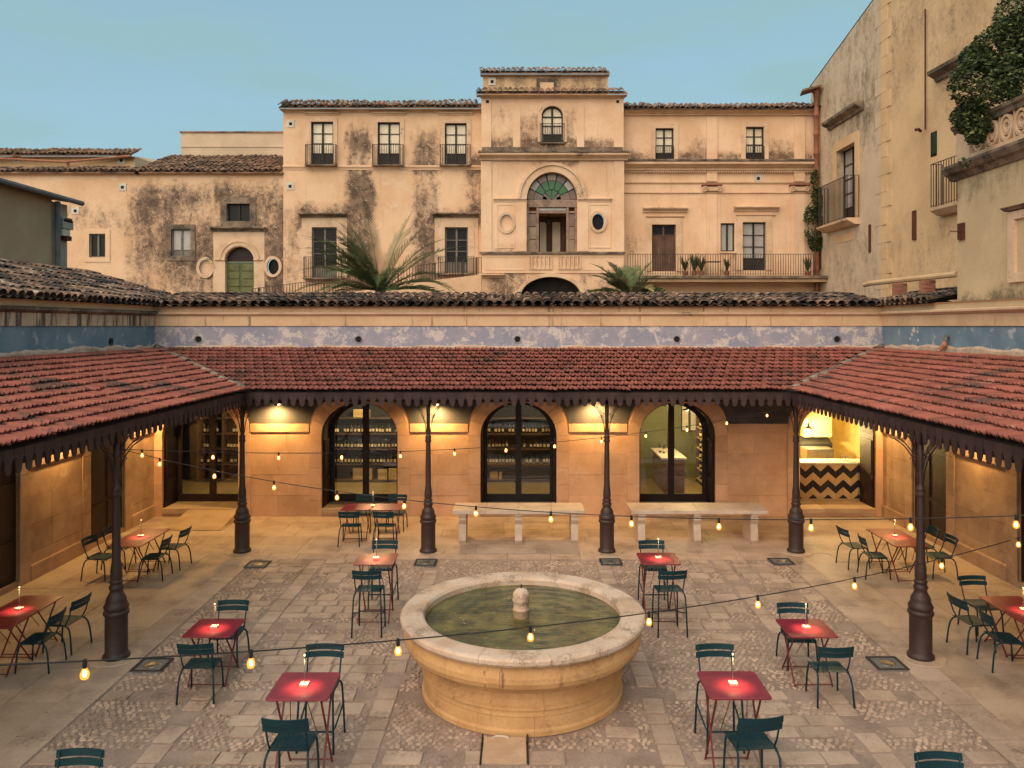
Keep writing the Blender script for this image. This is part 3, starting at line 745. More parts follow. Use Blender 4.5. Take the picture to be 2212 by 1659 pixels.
# broken terracotta overflow on the right painted band
ov = thing('overflow_pipe', 'broken terracotta overflow pipe on the blue band of the right wall', 'pipe', (WX-.1, 18.4, 4.7))
yq = F*WX/(2052-CX)
m = MB(); m.tube([(WX-.02,yq,PZ(727,yq)),(WX-.09,yq,PZ(727,yq)),(WX-.12,yq-.02,PZ(737,yq))], .05, 8); m.build('inlet', M['pvc'], ov)
m = MB(); m.tube([(WX-.12,yq,PZ(738,yq)),(WX-.15,yq-.03,PZ(746,yq)),(WX-.22,yq+.03,PZ(756,yq))], [.05,.07,.055], 8); m.build('spout', M['terracotta'], ov)
wp = thing('plaster_patch', 'flaking white plaster patch on the blue band of the right wall', 'patch', (WX-.03, 19.6, 4.9))
for (a, b, s) in ((1976,714,.09),(1972,722,.05),(1984,716,.05),(1968,732,.04),(1985,735,.05)):
    yp = F*WX/(a-CX); z = PZ(b, yp); P = [(WX-.0235, yp+s*R.uniform(.6,1.2)*math.cos(k*.7), z+s*R.uniform(.5,1.1)*math.sin(k*.7)) for k in range(9)]
    MB().prism(P, (.003,0,0)).build('flake', M['white'], wp)

# ================================================================== porch roofs
TW, TL, TROW = .235, .40, .336
def tile_mesh():
    xs = [0,.03,.055,.10,.125,.15,.20,.235]; zs = [.002,.046,.020,.010,.042,.016,.008,.004]
    P = [(x-TW/2, 0, z+.066) for x, z in zip(xs, zs)] + [(x-TW/2, TL, z) for x, z in zip(xs, zs)] + [(x-TW/2, .004, z+.040) for x, z in zip(xs, zs)]
    fs = [(i,i+1,9+i,8+i) for i in range(7)] + [(i+1,i,16+i,17+i) for i in range(7)]
    return MB().add(P, fs).mesh('tile', M['tile'])
tile_me = tile_mesh()
vb_pts = [(-.098,0),(.098,0),(.098,-.13),(.078,-.15),(.062,-.20),(.056,-.28),(.040,-.335),(.0,-.36),(-.040,-.335),(-.056,-.28),(-.062,-.20),(-.078,-.15),(-.098,-.13)]
valance_me = MB().prism([(a, -.011, b*.86) for a, b in vb_pts], (0, .022, 0)).mesh('valance_board', M['valance'])
run = math.hypot(YW-EY, TZ-EZ); runx = math.hypot(WX-EX, TZ-EZ)
th = math.atan2(TZ-EZ, YW-EY); thx = math.atan2(TZ-EZ, WX-EX)
def hip_x(y): return EX + (y-EY)*(WX-EX)/(YW-EY)
def field(parent, origin, e, s, n_along, rows, clip):
    e, s = Vector(e), Vector(s); n = e.cross(s); Rm = Matrix((e, s, n)).transposed(); spots = []
    for j in range(rows):
        for i in range(n_along):
            p = Vector(origin) + e*(TW*(i+(.5 if j % 2 else 0))) + s*(TROW*j)
            if clip(p + s*.15): spots.append(p)
    tile_field(parent, tile_me, M['tile'], spots, Rm, name='tile', restname='tiles', limit=300, jig=.02)
bk = thing('porch_roof', 'red tiled porch roof along the back with a scalloped brown valance', 'roof', (0, EY, 3.4), 0, 'porch roofs round the courtyard')
field(bk, (-10.3, EY-.06, EZ+.0), (1,0,0), (0,math.cos(th),math.sin(th)), 88, 11, lambda p: abs(p.x) < hip_x(p.y)-.02)
m = MB(); m.add([(-EX,EY,EZ-.03),(EX,EY,EZ-.03),(WX,YW,TZ-.03),(-WX,YW,TZ-.03),(-EX,EY,EZ-.08),(EX,EY,EZ-.08),(WX,YW,TZ-.08),(-WX,YW,TZ-.08)], [(0,1,2,3),(4,7,6,5),(0,4,5,1)]); m.build('deck', M['deck'], bk)
m = MB(); m.box(-EX, EX, EY+.02, EY+.07, EZ-.2, EZ-.03); m.build('fascia', M['valance'], bk)
m = MB(); m.box(-6.35, 6.35, 17.96, 18.1, EZ-.26, EZ-.12); m.build('beam', M['valance'], bk)
for i in range(23): 
    x = -6.6+.6*i; m = MB(); m.bar((x, EY+.1, EZ-.06), (x, YW-.05, TZ-.12), .07, .09); m.build('rafter', M['deck'], bk)
k = int(2*EX/.2)
for i in range(k): inst('valance_board', valance_me, bk, (-EX+.1+(2*EX-.2)*i/(k-1), EY+.005, EZ-.035), (0, R.gauss(0,.008), 0))
hip_me = coppo_mesh('hip_tile', M['hipcap'], .115, .095, .46)
def side_roof(sg, label):
    t = thing('porch_roof', label, 'roof', (sg*EX, 12, 3.4), 0, 'porch roofs round the courtyard')
    if sg < 0: o, e, s = (-EX+.06, 7.0, EZ), (0,1,0), (-math.cos(thx),0,math.sin(thx))
    else: o, e, s = (EX-.06, 21.7, EZ), (0,-1,0), (math.cos(thx),0,math.sin(thx))
    field(t, o, e, s, 63, 11, lambda p: p.y > 6.9 and abs(p.x) > hip_x(p.y)+.02 and p.y < YW)
    m = MB(); P = [(sg*EX,6,EZ-.03),(sg*EX,EY,EZ-.03),(sg*WX,YW,TZ-.03),(sg*WX,6,TZ-.03)]
    m.add(P + [(a,b,c-.05) for a,b,c in P], [(0,1,2,3),(4,7,6,5),(0,4,5,1)]); m.build('deck', M['deck'], t)
    m = MB(); a, b = sorted((sg*(EX+.02), sg*(EX+.07))); m.box(a, b, 6, EY-.01, EZ-.2, EZ-.03); m.build('fascia', M['valance'], t)
    m = MB(); a, b = sorted((sg*6.28, sg*6.42)); m.box(a, b, 6, 17.95, EZ-.26, EZ-.12); m.build('beam', M['valance'], t)
    for i in range(19):
        y = 7+.6*i; m = MB(); m.bar((sg*(EX+.1), y, EZ-.06), (sg*(WX-.05), y, TZ-.12), .07, .09); m.build('rafter', M['deck'], t)
    n = int((EY-7)/.2)
    for i in range(n): inst('valance_board', valance_me, t, (sg*(EX+.005), 7+.1+(EY-7-.2)*i/(n-1), EZ-.035), (0, R.gauss(0,.008), math.radians(90)))
    A, B = Vector((sg*EX, EY, EZ+.04)), Vector((sg*WX, YW, TZ+.04)); d = (B-A).normalized(); L = (B-A).length
    q = Vector((d.y, -d.x, 0)).normalized(); nn = q.cross(d); Rm = Matrix((q, d, nn)).transposed()
    for i in range(12):
        p = A + d*(L*i/12.) ; J = Rm @ Matrix.Rotation(R.gauss(0,.05), 3, 'Z') @ Matrix.Rotation(R.gauss(0,.05), 3, 'X')
        inst('hip_tile', hip_me, t, p, J.to_euler(), (R.uniform(.9,1.15), 1, R.uniform(.8,1.2)))
    m = MB()
    for i in range(40):
        p = A + d*(L*(i+.5)/40) - Vector((0,0,.05)); w = R.uniform(.11,.17)
        m.prism([p-q*w-d*.06, p+q*w-d*.06, p+q*(w*.8)+nn*.07-d*.06, p-q*(w*.8)+nn*.07-d*.06], d*.13)
    m.build('hip_mortar', M['hipcap'], t)
    return t
side_roof(-1, 'red tiled porch roof along the left side, running towards the camera')
side_roof(1, 'red tiled porch roof along the right side, running towards the camera')

# ================================================================== iron columns
def make_column(label):
    t = thing('iron_column', label, 'column', (0,0,0), 0, 'iron porch columns')
    m = MB(); m.lathe([(0,.02),(.36,.02),(.38,.0)], 28); m.build('plinth_stone', M['paving'], t)
    m = MB(); m.lathe([(.0,.021),(.20,.021),(.20,.06),(.175,.085),(.165,.11),(.165,.66),(.175,.69),(.19,.70),(.19,.74),(.165,.76)], 24); m.build('pedestal', M['iron'], t, True)
    m = MB(); m.lathe([(.165,.76),(.18,.79),(.185,.82),(.165,.86),(.145,.90),(.15,.93),(.135,.97),(.105,1.02),(.09,1.06),(.105,1.09),(.11,1.12),(.09,1.15),(.085,1.17),(.10,1.19),(.10,1.21),(.08,1.23)], 24); m.build('base_moulding', M['iron'], t, True)
    m = MB(); m.lathe([(.08,1.23),(.088,1.28),(.085,1.40),(.070,1.50),(.066,1.55),(.062,2.0),(.054,2.52)], 20); m.build('shaft', M['iron'], t, True)
    m = MB(); m.lathe([(.054,2.52),(.07,2.54),(.075,2.57),(.06,2.60),(.07,2.63),(.07,2.66),(.05,2.69),(.045,2.73)], 20); m.build('collar', M['iron'], t, True)
    m = MB(); m.lathe([(.045,2.73),(.042,3.1),(.05,3.46),(0,3.46)], 14); m.build('upper_shaft', M['iron'], t, True)
    for k in range(4):
        a = k*math.pi/2; d = Vector((math.cos(a), math.sin(a), 0)); m = MB()
        P = [d*.05 + Vector((0,0,2.75)), d*.07+Vector((0,0,2.95)), d*.13+Vector((0,0,3.15)), d*.26+Vector((0,0,3.33)), d*.42+Vector((0,0,3.44))]
        m.tube(P, .011, 5)
        m.tube([d*.045+Vector((0,0,3.16)), d*.11+Vector((0,0,3.2)), d*.24+Vector((0,0,3.36)), d*.36+Vector((0,0,3.45))], .009, 5)
        c = d*.115 + Vector((0,0,3.11))
        m.tube([c + d*(.05*(1-j/14)*math.cos(j*.7)) + Vector((0,0,.05*(1-j/14)*math.sin(j*.7))) for j in range(13)], .008, 5)
        m.build('bracket', M['iron'], t)
    return t
cols = [(-6.35,18.05,'dark iron column at the far left corner of the porch'), (PX(925,18.05),18.05,'dark iron column second from the left in the far row'),
        (PX(1311,18.05),18.05,'dark iron column third from the left in the far row'), (6.38,18.05,'dark iron column at the far right corner of the porch'),
        (-6.30,12.3,'nearer dark iron column on the left side'), (6.30,12.3,'nearer dark iron column on the right side')]
c0 = make_column(cols[0][2])
for i, (x, y, lab) in enumerate(cols):
    o = c0 if i == 0 else copy_tree(c0)
    o.location = (x, y, 0); o['label'] = lab

# ================================================================== glazed doors and linings of the arches
def arch_pts(c, w, h, n=12, z0=SILL): 
    return [(c-w, z0)] + [(c-w*math.cos(math.pi*i/n), SPR+h*math.sin(math.pi*i/n)) for i in range(n+1)] + [(c+w, z0)]
for k, c in enumerate(ARC):
    L = arch_pts(c, AW-.03, CRN-SPR-.03, 14, SILL+.004); n = len(L); m = MB()
    m.add([fr(a,b,.05) for a,b in L]+[fr(a,b,.93) for a,b in L], [(i,n+i,n+i+1,i+1) for i in range(n-1)])
    o1 = arch_pts(c, AW-.001, CRN-SPR-.001, 14, SILL+.004)
    ring(m, fr, L, o1, .05, .09, False)
    ln = m.build('door_lining', M['wood_dark'], hall)
    for s in (-1, 1):
        for (za, zb) in ((.35,1.0),(1.1,2.05)):
            q = MB(); u0, u1 = sorted((c+s*(AW-.03), c+s*(AW-.055))); fbox(q, fr, u0, u1, za, zb, .16, .82); q.build('panel', M['wood_dark'], ln)
    if k == 4: continue
    m = MB(); Li, Lo = arch_pts(c, AW-.15, CRN-SPR-.14, 14), arch_pts(c, AW-.032, CRN-SPR-.032, 14)
    ring(m, fr, Li, Lo, .84, .92, False)
    fbox(m, fr, c-.085, c+.085, SILL, CRN-.15, .835, .925)
    for s in (-1, 1):
        a, b = sorted((c+s*.086, c+s*(AW-.151))); fbox(m, fr, a, b, SILL, SILL+.22, .845, .915)
    g = m.build('glazed_door', M['frame'] if k == 2 else M['wood_dark'], hall)
    for s in (-1, 1):
        P = [(c+s*.08, SILL+.2)] + [(c+s*(AW-.145)*math.sin(t), SPR+(CRN-SPR-.135)*math.cos(t)) for t in [math.radians(5+85*i/8) for i in range(9)]] + [(c+s*(AW-.145), SILL+.2)]
        q = MB(); q.prism([fr(a,b,.876) for a,b in P], (0,.008,0)); q.build('pane', M['glass'], g)
# threshold slabs of the arches
for c in ARC:
    for i in range(3):
        w = (2*AW-.01)/3; q = MB(); q.box(c-AW+.005+w*i, c-AW+w*(i+1), YW-.06, YW+.94, SILL-.12, SILL+.012+R.uniform(0,.003)); q.build('threshold_slab', M['threshold'], hall)
ms = thing('door_ramp', 'low grey access ramp in front of the far left doorway', 'ramp', (-8.3, 20.9, 0))
(ra, rb), (rc, rd) = GP(345,1145), GP(475,1108)
MB().prism([(-8.95,19.95,.012),(-7.55,19.95,.012),(-7.55,YW-.07,.012),(-8.95,YW-.07,.012)], (0,0,.001)).build('ramp_foot', M['threshold'], ms)
MB().add([(-9.0,20.05,.015),(-7.6,20.05,.015),(-7.6,YW-.07,.2),(-9.0,YW-.07,.2),(-9.0,YW-.07,.015),(-7.6,YW-.07,.015)], [(0,1,2,3),(0,3,4),(1,5,2),(0,4,5,1)]).build('ramp_plate', M['threshold'], ms)

# ================================================================== rooms behind the arches
def room(name, x0, x1, y0, y1, z0, z1, wall, floor):
    w = MB(); w.add([(x0,y0,z0),(x1,y0,z0),(x1,y1,z0),(x0,y1,z0),(x0,y0,z1),(x1,y0,z1),(x1,y1,z1),(x0,y1,z1)], [(0,3,7,4),(1,5,6,2),(3,2,6,7),(4,7,6,5)])
    o = w.build(name, wall, kind='structure')
    f = MB(); f.add([(x0,y0,z0+.001),(x1,y0,z0+.001),(x1,y1,z0+.001),(x0,y1,z0+.001)], [(0,1,2,3)]); q = f.build('floor', floor, o)
    return o
YR = YW + .96
room('shop_room', -11.6, 2.62, YR, 25.75, SILL-.02, 3.4, M['room_dark'], M['room_floor'])
room('bar_room', 2.66, 6.45, YR, 25.9, SILL-.02, 3.4, M['room_green'], M['room_floor'])
room('kitchen_room', 6.5, 10.9, YR, 25.4, SILL-.02, 3.4, M['room_cream'], M['room_floor'])
def light(name, kind, loc, energy, color, parent=None, size=.05, rot=None, spot=None, blend=.6):
    d = bpy.data.lights.new(name, kind); d.energy = energy; d.color = color
    if kind == 'AREA': d.size = size
    else: d.shadow_soft_size = size
    if kind == 'SPOT': d.spot_size = spot; d.spot_blend = blend
    o = link(bpy.data.objects.new(name, d))
    if parent is not None: o.parent = parent; o.location = Vector(loc) - org(parent)
    else: o.location = loc
    if rot: o.rotation_euler = rot
    return o
WARM = (1.0, .72, .30)
def pendant(x, y, z, label, energy, h=3.38, color=WARM):
    t = thing('pendant_lamp', label, 'lamp', (x, y, z), 0, 'pendant lamps inside the rooms')
    m = MB(); m.lathe([(.03,.16),(.035,.08),(.05,.05),(.17,.0),(.165,-.005),(.045,.042)], 16, (x,y,z)); m.build('shade', M['black'], t)
    m = MB(); m.tube([(x,y,z+.15),(x,y,h)], .006, 5); m.build('cord', M['black'], t)
    m = MB(); m.lathe([(0,-.03),(.035,-.015),(.04,.01),(.02,.04)], 10, (x,y,z)); m.build('lamp_bulb', M['lampglow'], t, True)
    light('lamp_light', 'POINT', (x,y,z-.06), energy, color, t, .05)
pendant(8.9, 24.1, PZ(925,24.1), 'black pendant lamp hanging in the yellow kitchen', 150)
pendant(8.2, 23.3, 3.05, 'black pendant lamp high behind the kitchen counter', 110)
pendant(5.15, 23.9, PZ(885,23.9), 'black pendant lamp above the wooden bar counter', 70)
pendant(3.6, 23.2, 3.1, 'black pendant lamp at the left of the bar room', 45)
pendant(-4.4, 24.0, 3.1, 'black pendant lamp in front of the wine shelves behind the second arch', 90)
pendant(-8.6, 24.0, 3.1, 'black pendant lamp in the shop behind the far left arch', 45)
pendant(0.4, 24.0, 3.1, 'black pendant lamp in the shop behind the middle arch', 50)

def bottle_proto():
    t = thing('wine_bottle', 'x', 'bottle', (0,0,0))
    m = MB(); m.lathe([(0,0),(.037,.002),(.038,.18),(.03,.215),(.015,.24),(.0145,.295),(.0,.297)], 8); m.build('glass_body', M['bottle'], t, True)
    m = MB(); m.lathe([(.0388,.06),(.0388,.15)], 8); m.build('paper_label', M['bottle_label'], t)
    return t
bot0 = None
def bottle(x, y, z, label, group):
    global bot0
    if bot0 is None: bot0 = o = bottle_proto()
    else: o = copy_tree(bot0)
    o.location = (x, y, z); o['label'] = label; o['group'] = group
def crate(x0, x1, y0, y1, z0, z1, label):
    t = thing('wooden_crate', label, 'crate', (x0, y0, z0), 0, 'wooden wine crates on the shop shelves')
    n = 3; h = (z1-z0)/n
    for i in range(n): MB().box(x0, x1, y0, y0+.015, z0+h*i+.003, z0+h*(i+1)-.003).build('slat', M['crate'], t)
    MB().box(x0, x1, y0+.016, y1, z0, z1-.02).build('case', M['crate'], t)
def shelves(x0, x1, y, zs, label, top=2.9, back=.35):
    t = thing('wine_shelf', label, 'shelf', (x0, y, SILL))
    for x in (x0, x1, (x0+x1)/2): MB().box(x-.02, x+.02, y, y+back, SILL, top).build('upright', M['shelf_wood'], t)
    xm = (x0+x1)/2
    for z in zs:
        for a, b in ((x0+.021, xm-.021), (xm+.021, x1-.021)): MB().box(a, b, y-.005, y+back-.02, z-.03, z).build('shelf_board', M['shelf_wood'], t)
    MB().box(x0, x1, y+back+.001, y+back+.02, SILL, top).build('back_panel', M['room_dark'], t)
ys = 25.2
ORD = 'first second third fourth fifth sixth seventh eighth ninth tenth eleventh twelfth thirteenth fourteenth fifteenth sixteenth seventeenth eighteenth nineteenth twentieth'.split()
ORD += ['twenty-' + q for q in ORD[:9]]
ordn = ('lowest', 'middle', 'top')
for (x0, x1, where, dens) in ((-10.3, -8.7, 'behind the far left arch', .5), (-6.0, -3.75, 'behind the second arch from the left', .95), (-1.35, 1.5, 'behind the middle arch', .8)):
    zs = (SILL+.05, .76, 1.25, 1.74, 2.25)
    shelves(x0, x1, ys, zs, 'tall dark shelf stocked with bottles ' + where)
    for r, z in enumerate(zs[1:4]):
        x = x0+.08; nb = 0
        while x < x1-.06:
            if R.random() < dens and abs(x-(x0+x1)/2) > .05:
                bottle(x, ys+.1+R.uniform(-.03,.05), z, '%s wine bottle from the left, %s shelf, %s' % (ORD[nb], ordn[r], where), 'wine bottles %s' % where); nb += 1
            x += R.uniform(.095, .125)
for (a, b, c, d, lab) in ((762,783,1017,1042,'dull wooden crate at the left under the bottles behind the second arch'), (785,803,1017,1042,'pale wooden crate left of the door stile behind the second arch'),
        (816,836,1019,1042,'pale crate with a pointed lid line behind the second arch'), (839,862,1017,1042,'brown and yellow crate at the right behind the second arch'),
        (1058,1075,1021,1038,'small pale box low behind the middle arch'), (1078,1084,1021,1038,'narrow pale box low behind the middle arch')):
    crate(PX(a,ys), PX(b,ys), ys+.02, ys+.3, SILL+.06, SILL+.06+(d-c)*ys/F, lab)
for (a, b, lab) in ((763,797,'wide crate on top of the shelf behind the second arch'),(842,862,'square crate at the upper right behind the second arch')):
    crate(PX(a,ys), PX(b,ys), ys+.02, ys+.3, 2.26, 2.52, lab)
# bar room: counter, bottle, prints, rack
bc = thing('bar_counter', 'wooden bar counter with a white top behind the fourth arch', 'counter', (4.6, 24.4, SILL))
MB().bbox(4.36, 4.98, 23.55, 25.4, SILL, 1.2, .01).build('counter_body', M['counter_wood'], bc)
for i in range(2): MB().box(4.41+.28*i, 4.65+.28*i, 23.535, 23.549, SILL+.12, 1.1).build('panel', M['counter_wood'], bc)
MB().bbox(4.28, 5.04, 23.48, 25.45, 1.201, 1.25, .006).build('countertop', M['white'], bc)
bottle(4.5, 24.3, 1.251, 'dark bottle standing alone on the white bar counter', 'bar bottles')
bottle(4.42, 24.5, 1.251, 'second dark bottle at the back of the white bar counter', 'bar bottles')
for (a, b, c, d, lab) in ((1472,1489,866,932,'pale framed print high on the bar room wall, left of the pair'), (1490,1508,868,932,'pale framed print high on the bar room wall, right of the pair')):
    t = thing('framed_print', lab, 'picture', (PX(a,25.85), 25.85, 2))
    MB().box(PX(a,25.85), PX(b,25.85), 25.86, 25.89, PZ(d,25.85), PZ(c,25.85)).build('frame', M['black'], t)
    MB().box(PX(a,25.85)+.03, PX(b,25.85)-.03, 25.852, 25.859, PZ(d,25.85)+.04, PZ(c,25.85)-.04).build('sheet', M['white'], t)
rk = thing('bottle_rack', 'narrow wall rack of stacked pale bottles at the right of the bar room', 'rack', (5.75, 24.6, SILL))
MB().box(5.72, 5.95, 24.4, 24.44, SILL, 2.6).build('side_panel', M['shelf_wood'], rk)
MB().box(5.72, 5.95, 25.3, 25.34, SILL, 2.6).build('side_panel', M['shelf_wood'], rk)
for i in range(7):
    MB().box(5.72, 5.95, 24.441, 25.299, SILL+.1+.33*i, SILL+.12+.33*i).build('shelf_board', M['crate'], rk)
    for j in range(2): bottle(5.8, 24.6+.4*j, SILL+.121+.33*i, '%s bottle on the %s level from the floor of the bar room rack' % (('front','rear')[j], ORD[i]), 'bottles in the bar room rack')
# kitchen: chevron counter and fittings
kc = thing('kitchen_counter', 'kitchen counter faced with black and tan chevron tiles', 'counter', (8.7, 22.6, SILL))
YC = 22.47
MB().box(7.72, 9.98, YC+.012, YC+.62, SILL, 1.24).build('counter_body', M['chev_light'], kc)
MB().bbox(7.70, 10.0, YC-.03, YC+.66, 1.245, 1.29, .006).build('countertop', M['white'], kc)
def clip(P, ax, v, keep_less):
    out = []
    for i in range(len(P)):
        a, b = P[i], P[(i+1) % len(P)]; ia = (a[ax] <= v) == keep_less or a[ax] == v; ib = (b[ax] <= v) == keep_less or b[ax] == v
        if ia: out.append(a)
        if ia != ib:
            t = (v-a[ax])/(b[ax]-a[ax]); out.append((a[0]+(b[0]-a[0])*t, a[1]+(b[1]-a[1])*t))
    return out
hp, am, tk = .216, .19, .212
for i in range(-4, 8):
    xa = 8.43 + hp*i
    for k in range(-1, 7):
        zt = 1.225 - tk*k
        za, zb = (zt, zt-am) if i % 2 == 0 else (zt-am, zt)
        g = .0025
        P = [(xa+g, za-g), (xa+hp-g, zb-g), (xa+hp-g, zb-tk+g), (xa+g, za-tk+g)]
        for ax, v, kl in ((0, 7.74, False), (0, 9.96, True), (1, SILL+.06, False), (1, 1.235, True)):
            P = clip(P, ax, v, kl) if len(P) > 2 else []
        if len(P) > 2:
            MB().prism([(a, YC, b) for a, b in P], (0, .01, 0)).build('chevron_tile', M['chev_dark'] if k % 2 == 0 else M['chev_light'], kc)
cab = thing('wall_cabinet', 'cream wall cupboards at the left of the kitchen', 'cabinet', (8.6, 24.9, 2))
for (a, b) in ((1736,1752),(1753.5,1797)):
    x0_, x1_ = PX(a,24.8), PX(b,24.8); MB().bbox(x0_, x1_, 24.8, 25.35, PZ(944,24.8), PZ(866,24.8), .008).build('cupboard_door', M['room_cream'], cab)
hd = thing('extractor_hood', 'dark extractor hood under the kitchen cupboards', 'hood', (8.9, 24.8, 1.9))
x0_, x1_ = PX(1730,24.6), PX(1798,24.6)
MB().prism([(x0_,24.6,PZ(975,24.6)),(x0_,24.6,PZ(958,24.6)),(x0_,24.95,PZ(948,24.6)),(x0_,25.35,PZ(948,24.6)),(x0_,25.35,PZ(975,24.6))], (x1_-x0_,0,0)).build('canopy', M['black'], hd)
MB().box(x0_, x1_, 24.57, 24.6, PZ(980,24.6), PZ(975.5,24.6)).build('edge_strip', M['steel'], hd)
ov_ = thing('steel_oven', 'stainless steel oven standing behind the kitchen counter', 'oven', (9.0, 24.3, SILL))
x0_, x1_ = PX(1744,23.9), PX(1802,23.9)
MB().bbox(x0_, x1_, 23.9, 24.5, SILL, PZ(970,23.9), .01).build('casing', M['steel'], ov_)
MB().box(x0_+.06, x1_-.06, 23.885, 23.898, PZ(1000,23.9), PZ(975,23.9)).build('oven_door', M['steel'], ov_)
MB().tube([(x0_+.08,23.87,PZ(972.5,23.9)),(x1_-.08,23.87,PZ(972.5,23.9))], .012, 6).build('handle', M['steel'], ov_)
bw = thing('footed_bowl', 'small footed dish on the kitchen counter', 'bowl', (PX(1826,22.75), 22.75, 1.29))
MB().lathe([(0,.001),(.06,.001),(.05,.02),(.02,.03),(.02,.09),(.10,.12),(.12,.14),(.115,.14),(.06,.12),(0,.115)], 16, tuple(org(bw))).build('dish', M['steel'], bw, True)

# ================================================================== wall lamps under the porch roofs
def wall_lamp(x, y, z, nrm, label, energy):
    """little box lamp on a wall, shining down; nrm points away from the wall"""
    n = Vector(nrm); s = Vector((-n.y, n.x, 0)); p = Vector((x, y, z))
    t = thing('wall_lamp', label, 'lamp', p, 0, 'wall lamps under the porch roofs')
    m = MB(); P = [p+s*.09, p-s*.09, p-s*.09+n*.15, p+s*.09+n*.15]; m.prism(P, (0,0,.07)); m.build('housing', M['black'], t)
    m = MB(); P = [p+s*.07+n*.02, p-s*.07+n*.02, p-s*.07+n*.13, p+s*.07+n*.13]; m.prism([q-Vector((0,0,.002)) for q in P], (0,0,-.012)); m.build('lens', M['lampglow'], t)
    dirv = (Vector((0,0,-1)) - n*.02).normalized()
    light('lamp_light', 'SPOT', p+n*.30-Vector((0,0,.02)), energy, (1.0,.62,.22), t, .06, dirv.to_track_quat('-Z','Y').to_euler(), math.radians(165), .8)
for px, py, lab, e in ((600,872,'lit wall lamp on the first pier from the left of the back arcade',125), (942,872,'lit wall lamp on the second pier of the back arcade',125), (1287,866,'lit wall lamp on the third pier of the back arcade',125)):
    wall_lamp(PX(px,YW), YW-.02, PZ(py,YW), (0,-1,0), lab, e)
for sg, sd in ((-1,'left'),(1,'right')):
    for y, wh, e in ((20.65,'far',90), (16.95,'nearer',80), (12.7,'nearest',32)):
        wall_lamp(sg*(WX-.02), y, 3.05, (-sg,0,0), 'lit wall lamp on the %s pier of the %s wing' % (wh, sd), e)

# ================================================================== fountain
ft = thing('fountain', 'round stone fountain basin in the middle of the courtyard', 'fountain', (FX, FY, 0))
c = (FX, FY, 0)
MB().lathe([(1.325,0),(1.325,.5),(1.5,.75),(1.5,.96),(1.42,.96),(1.42,.6),(0,.6)], 64, c).build('core', M['fount'], ft, True)
base_lo = [(1.36,.0),(1.445,.0),(1.445,.06),(1.425,.09),(1.42,.235),(1.36,.235)]
base_hi = [(1.34,.24),(1.42,.24),(1.415,.31),(1.45,.33),(1.45,.36),(1.41,.38),(1.365,.44),(1.35,.54),(1.33,.54)]
bowl_p = [(1.33,.545),(1.40,.545),(1.455,.555),(1.47,.575),(1.455,.60),(1.53,.615),(1.61,.65),(1.67,.705),(1.698,.77),(1.70,.835),(1.68,.90),(1.64,.96),(1.60,.985),(1.45,.985)]
rim_p = [(1.405,.90),(1.405,1.06),(1.43,1.095),(1.46,1.105),(1.70,1.11),(1.735,1.10),(1.755,1.075),(1.755,1.03),(1.735,1.0),(1.66,.988),(1.45,.988)]
def segs(prof, n, off, name, mat, sub, jit=.0):
    for i in range(n):
        a0 = off + 2*math.pi*i/n; a1 = a0 + 2*math.pi/n - .0022
        pr = prof + [prof[0]]
        d = R.uniform(-jit, jit); pr = [(r+d if r > 1.41 else r, z+d*.4) for r, z in pr]
        m = MB(); m.lathe(pr, sub, c, a0, a1)
        k = len(pr)-1; nv = len(m.v); m.f += [tuple(range(k)), tuple(range(nv-2, nv-2-k, -1))]
        m.build(name, mat, ft, False)
segs(base_lo, 12, .1, 'base_stone', M['fount'], 6, .004)
segs(base_hi, 11, .33, 'base_stone', M['fount'], 6, .004)
segs(bowl_p, 14, .05, 'bowl_stone', M['fount'], 6, .003)
segs(rim_p, 12, .2, 'rim_stone', M['fount_rim'], 7, .005)
MB().lathe([(0,.985),(.5,.985),(1.0,.985),(1.407,.985)], 48, c).build('water', M['water'], ft, True)
pm = MB(); pc = (FX-.02, FY+.02, 0); pm.lathe([(.115,.7),(.115,1.08),(.125,1.09),(.125,1.10),(.112,1.11),(.115,1.20),(.13,1.22),(.13,1.24),(.12,1.27),(.125,1.29),(.115,1.33),(.08,1.375),(.03,1.395),(0,1.397)], 20, pc)
post = pm.build('centre_post', M['fount_rim'], ft, True)
MB().tube([(pc[0],pc[1],1.39),(pc[0],pc[1],1.45)], .012, 6).build('nozzle', M['black'], post)
jm = MB(); #.tube([(pc[0]+.02*t*4, pc[1]-.01*t, 1.45+.35*t*.12-.42*(t*.33)**2*3.0) for t in [i*.25 for i in range(10)]], .006, 5); 
dc = thing('drain_trough', 'stone drain trough with iron edges at the foot of the fountain', 'trough', (0, 9.6, 0))
xa, xb = PX(1040, 9.6), PX(1140, 9.6)
MB().box(xa+.02, xb-.02, 9.32, 9.88, -.02, .03).build('trough_stone', M['threshold'], dc)
for x in (xa, xb): MB().box(x-.009, x+.009, 9.3, 9.93, .0, .04).build('edge_strip', M['black'], dc)
MB().tube([(-.23+.1*math.cos(a), 9.83+.06*math.sin(a), .034) for a in [i*.35 for i in range(10)]], .012, 5).build('handle', M['white'], dc)

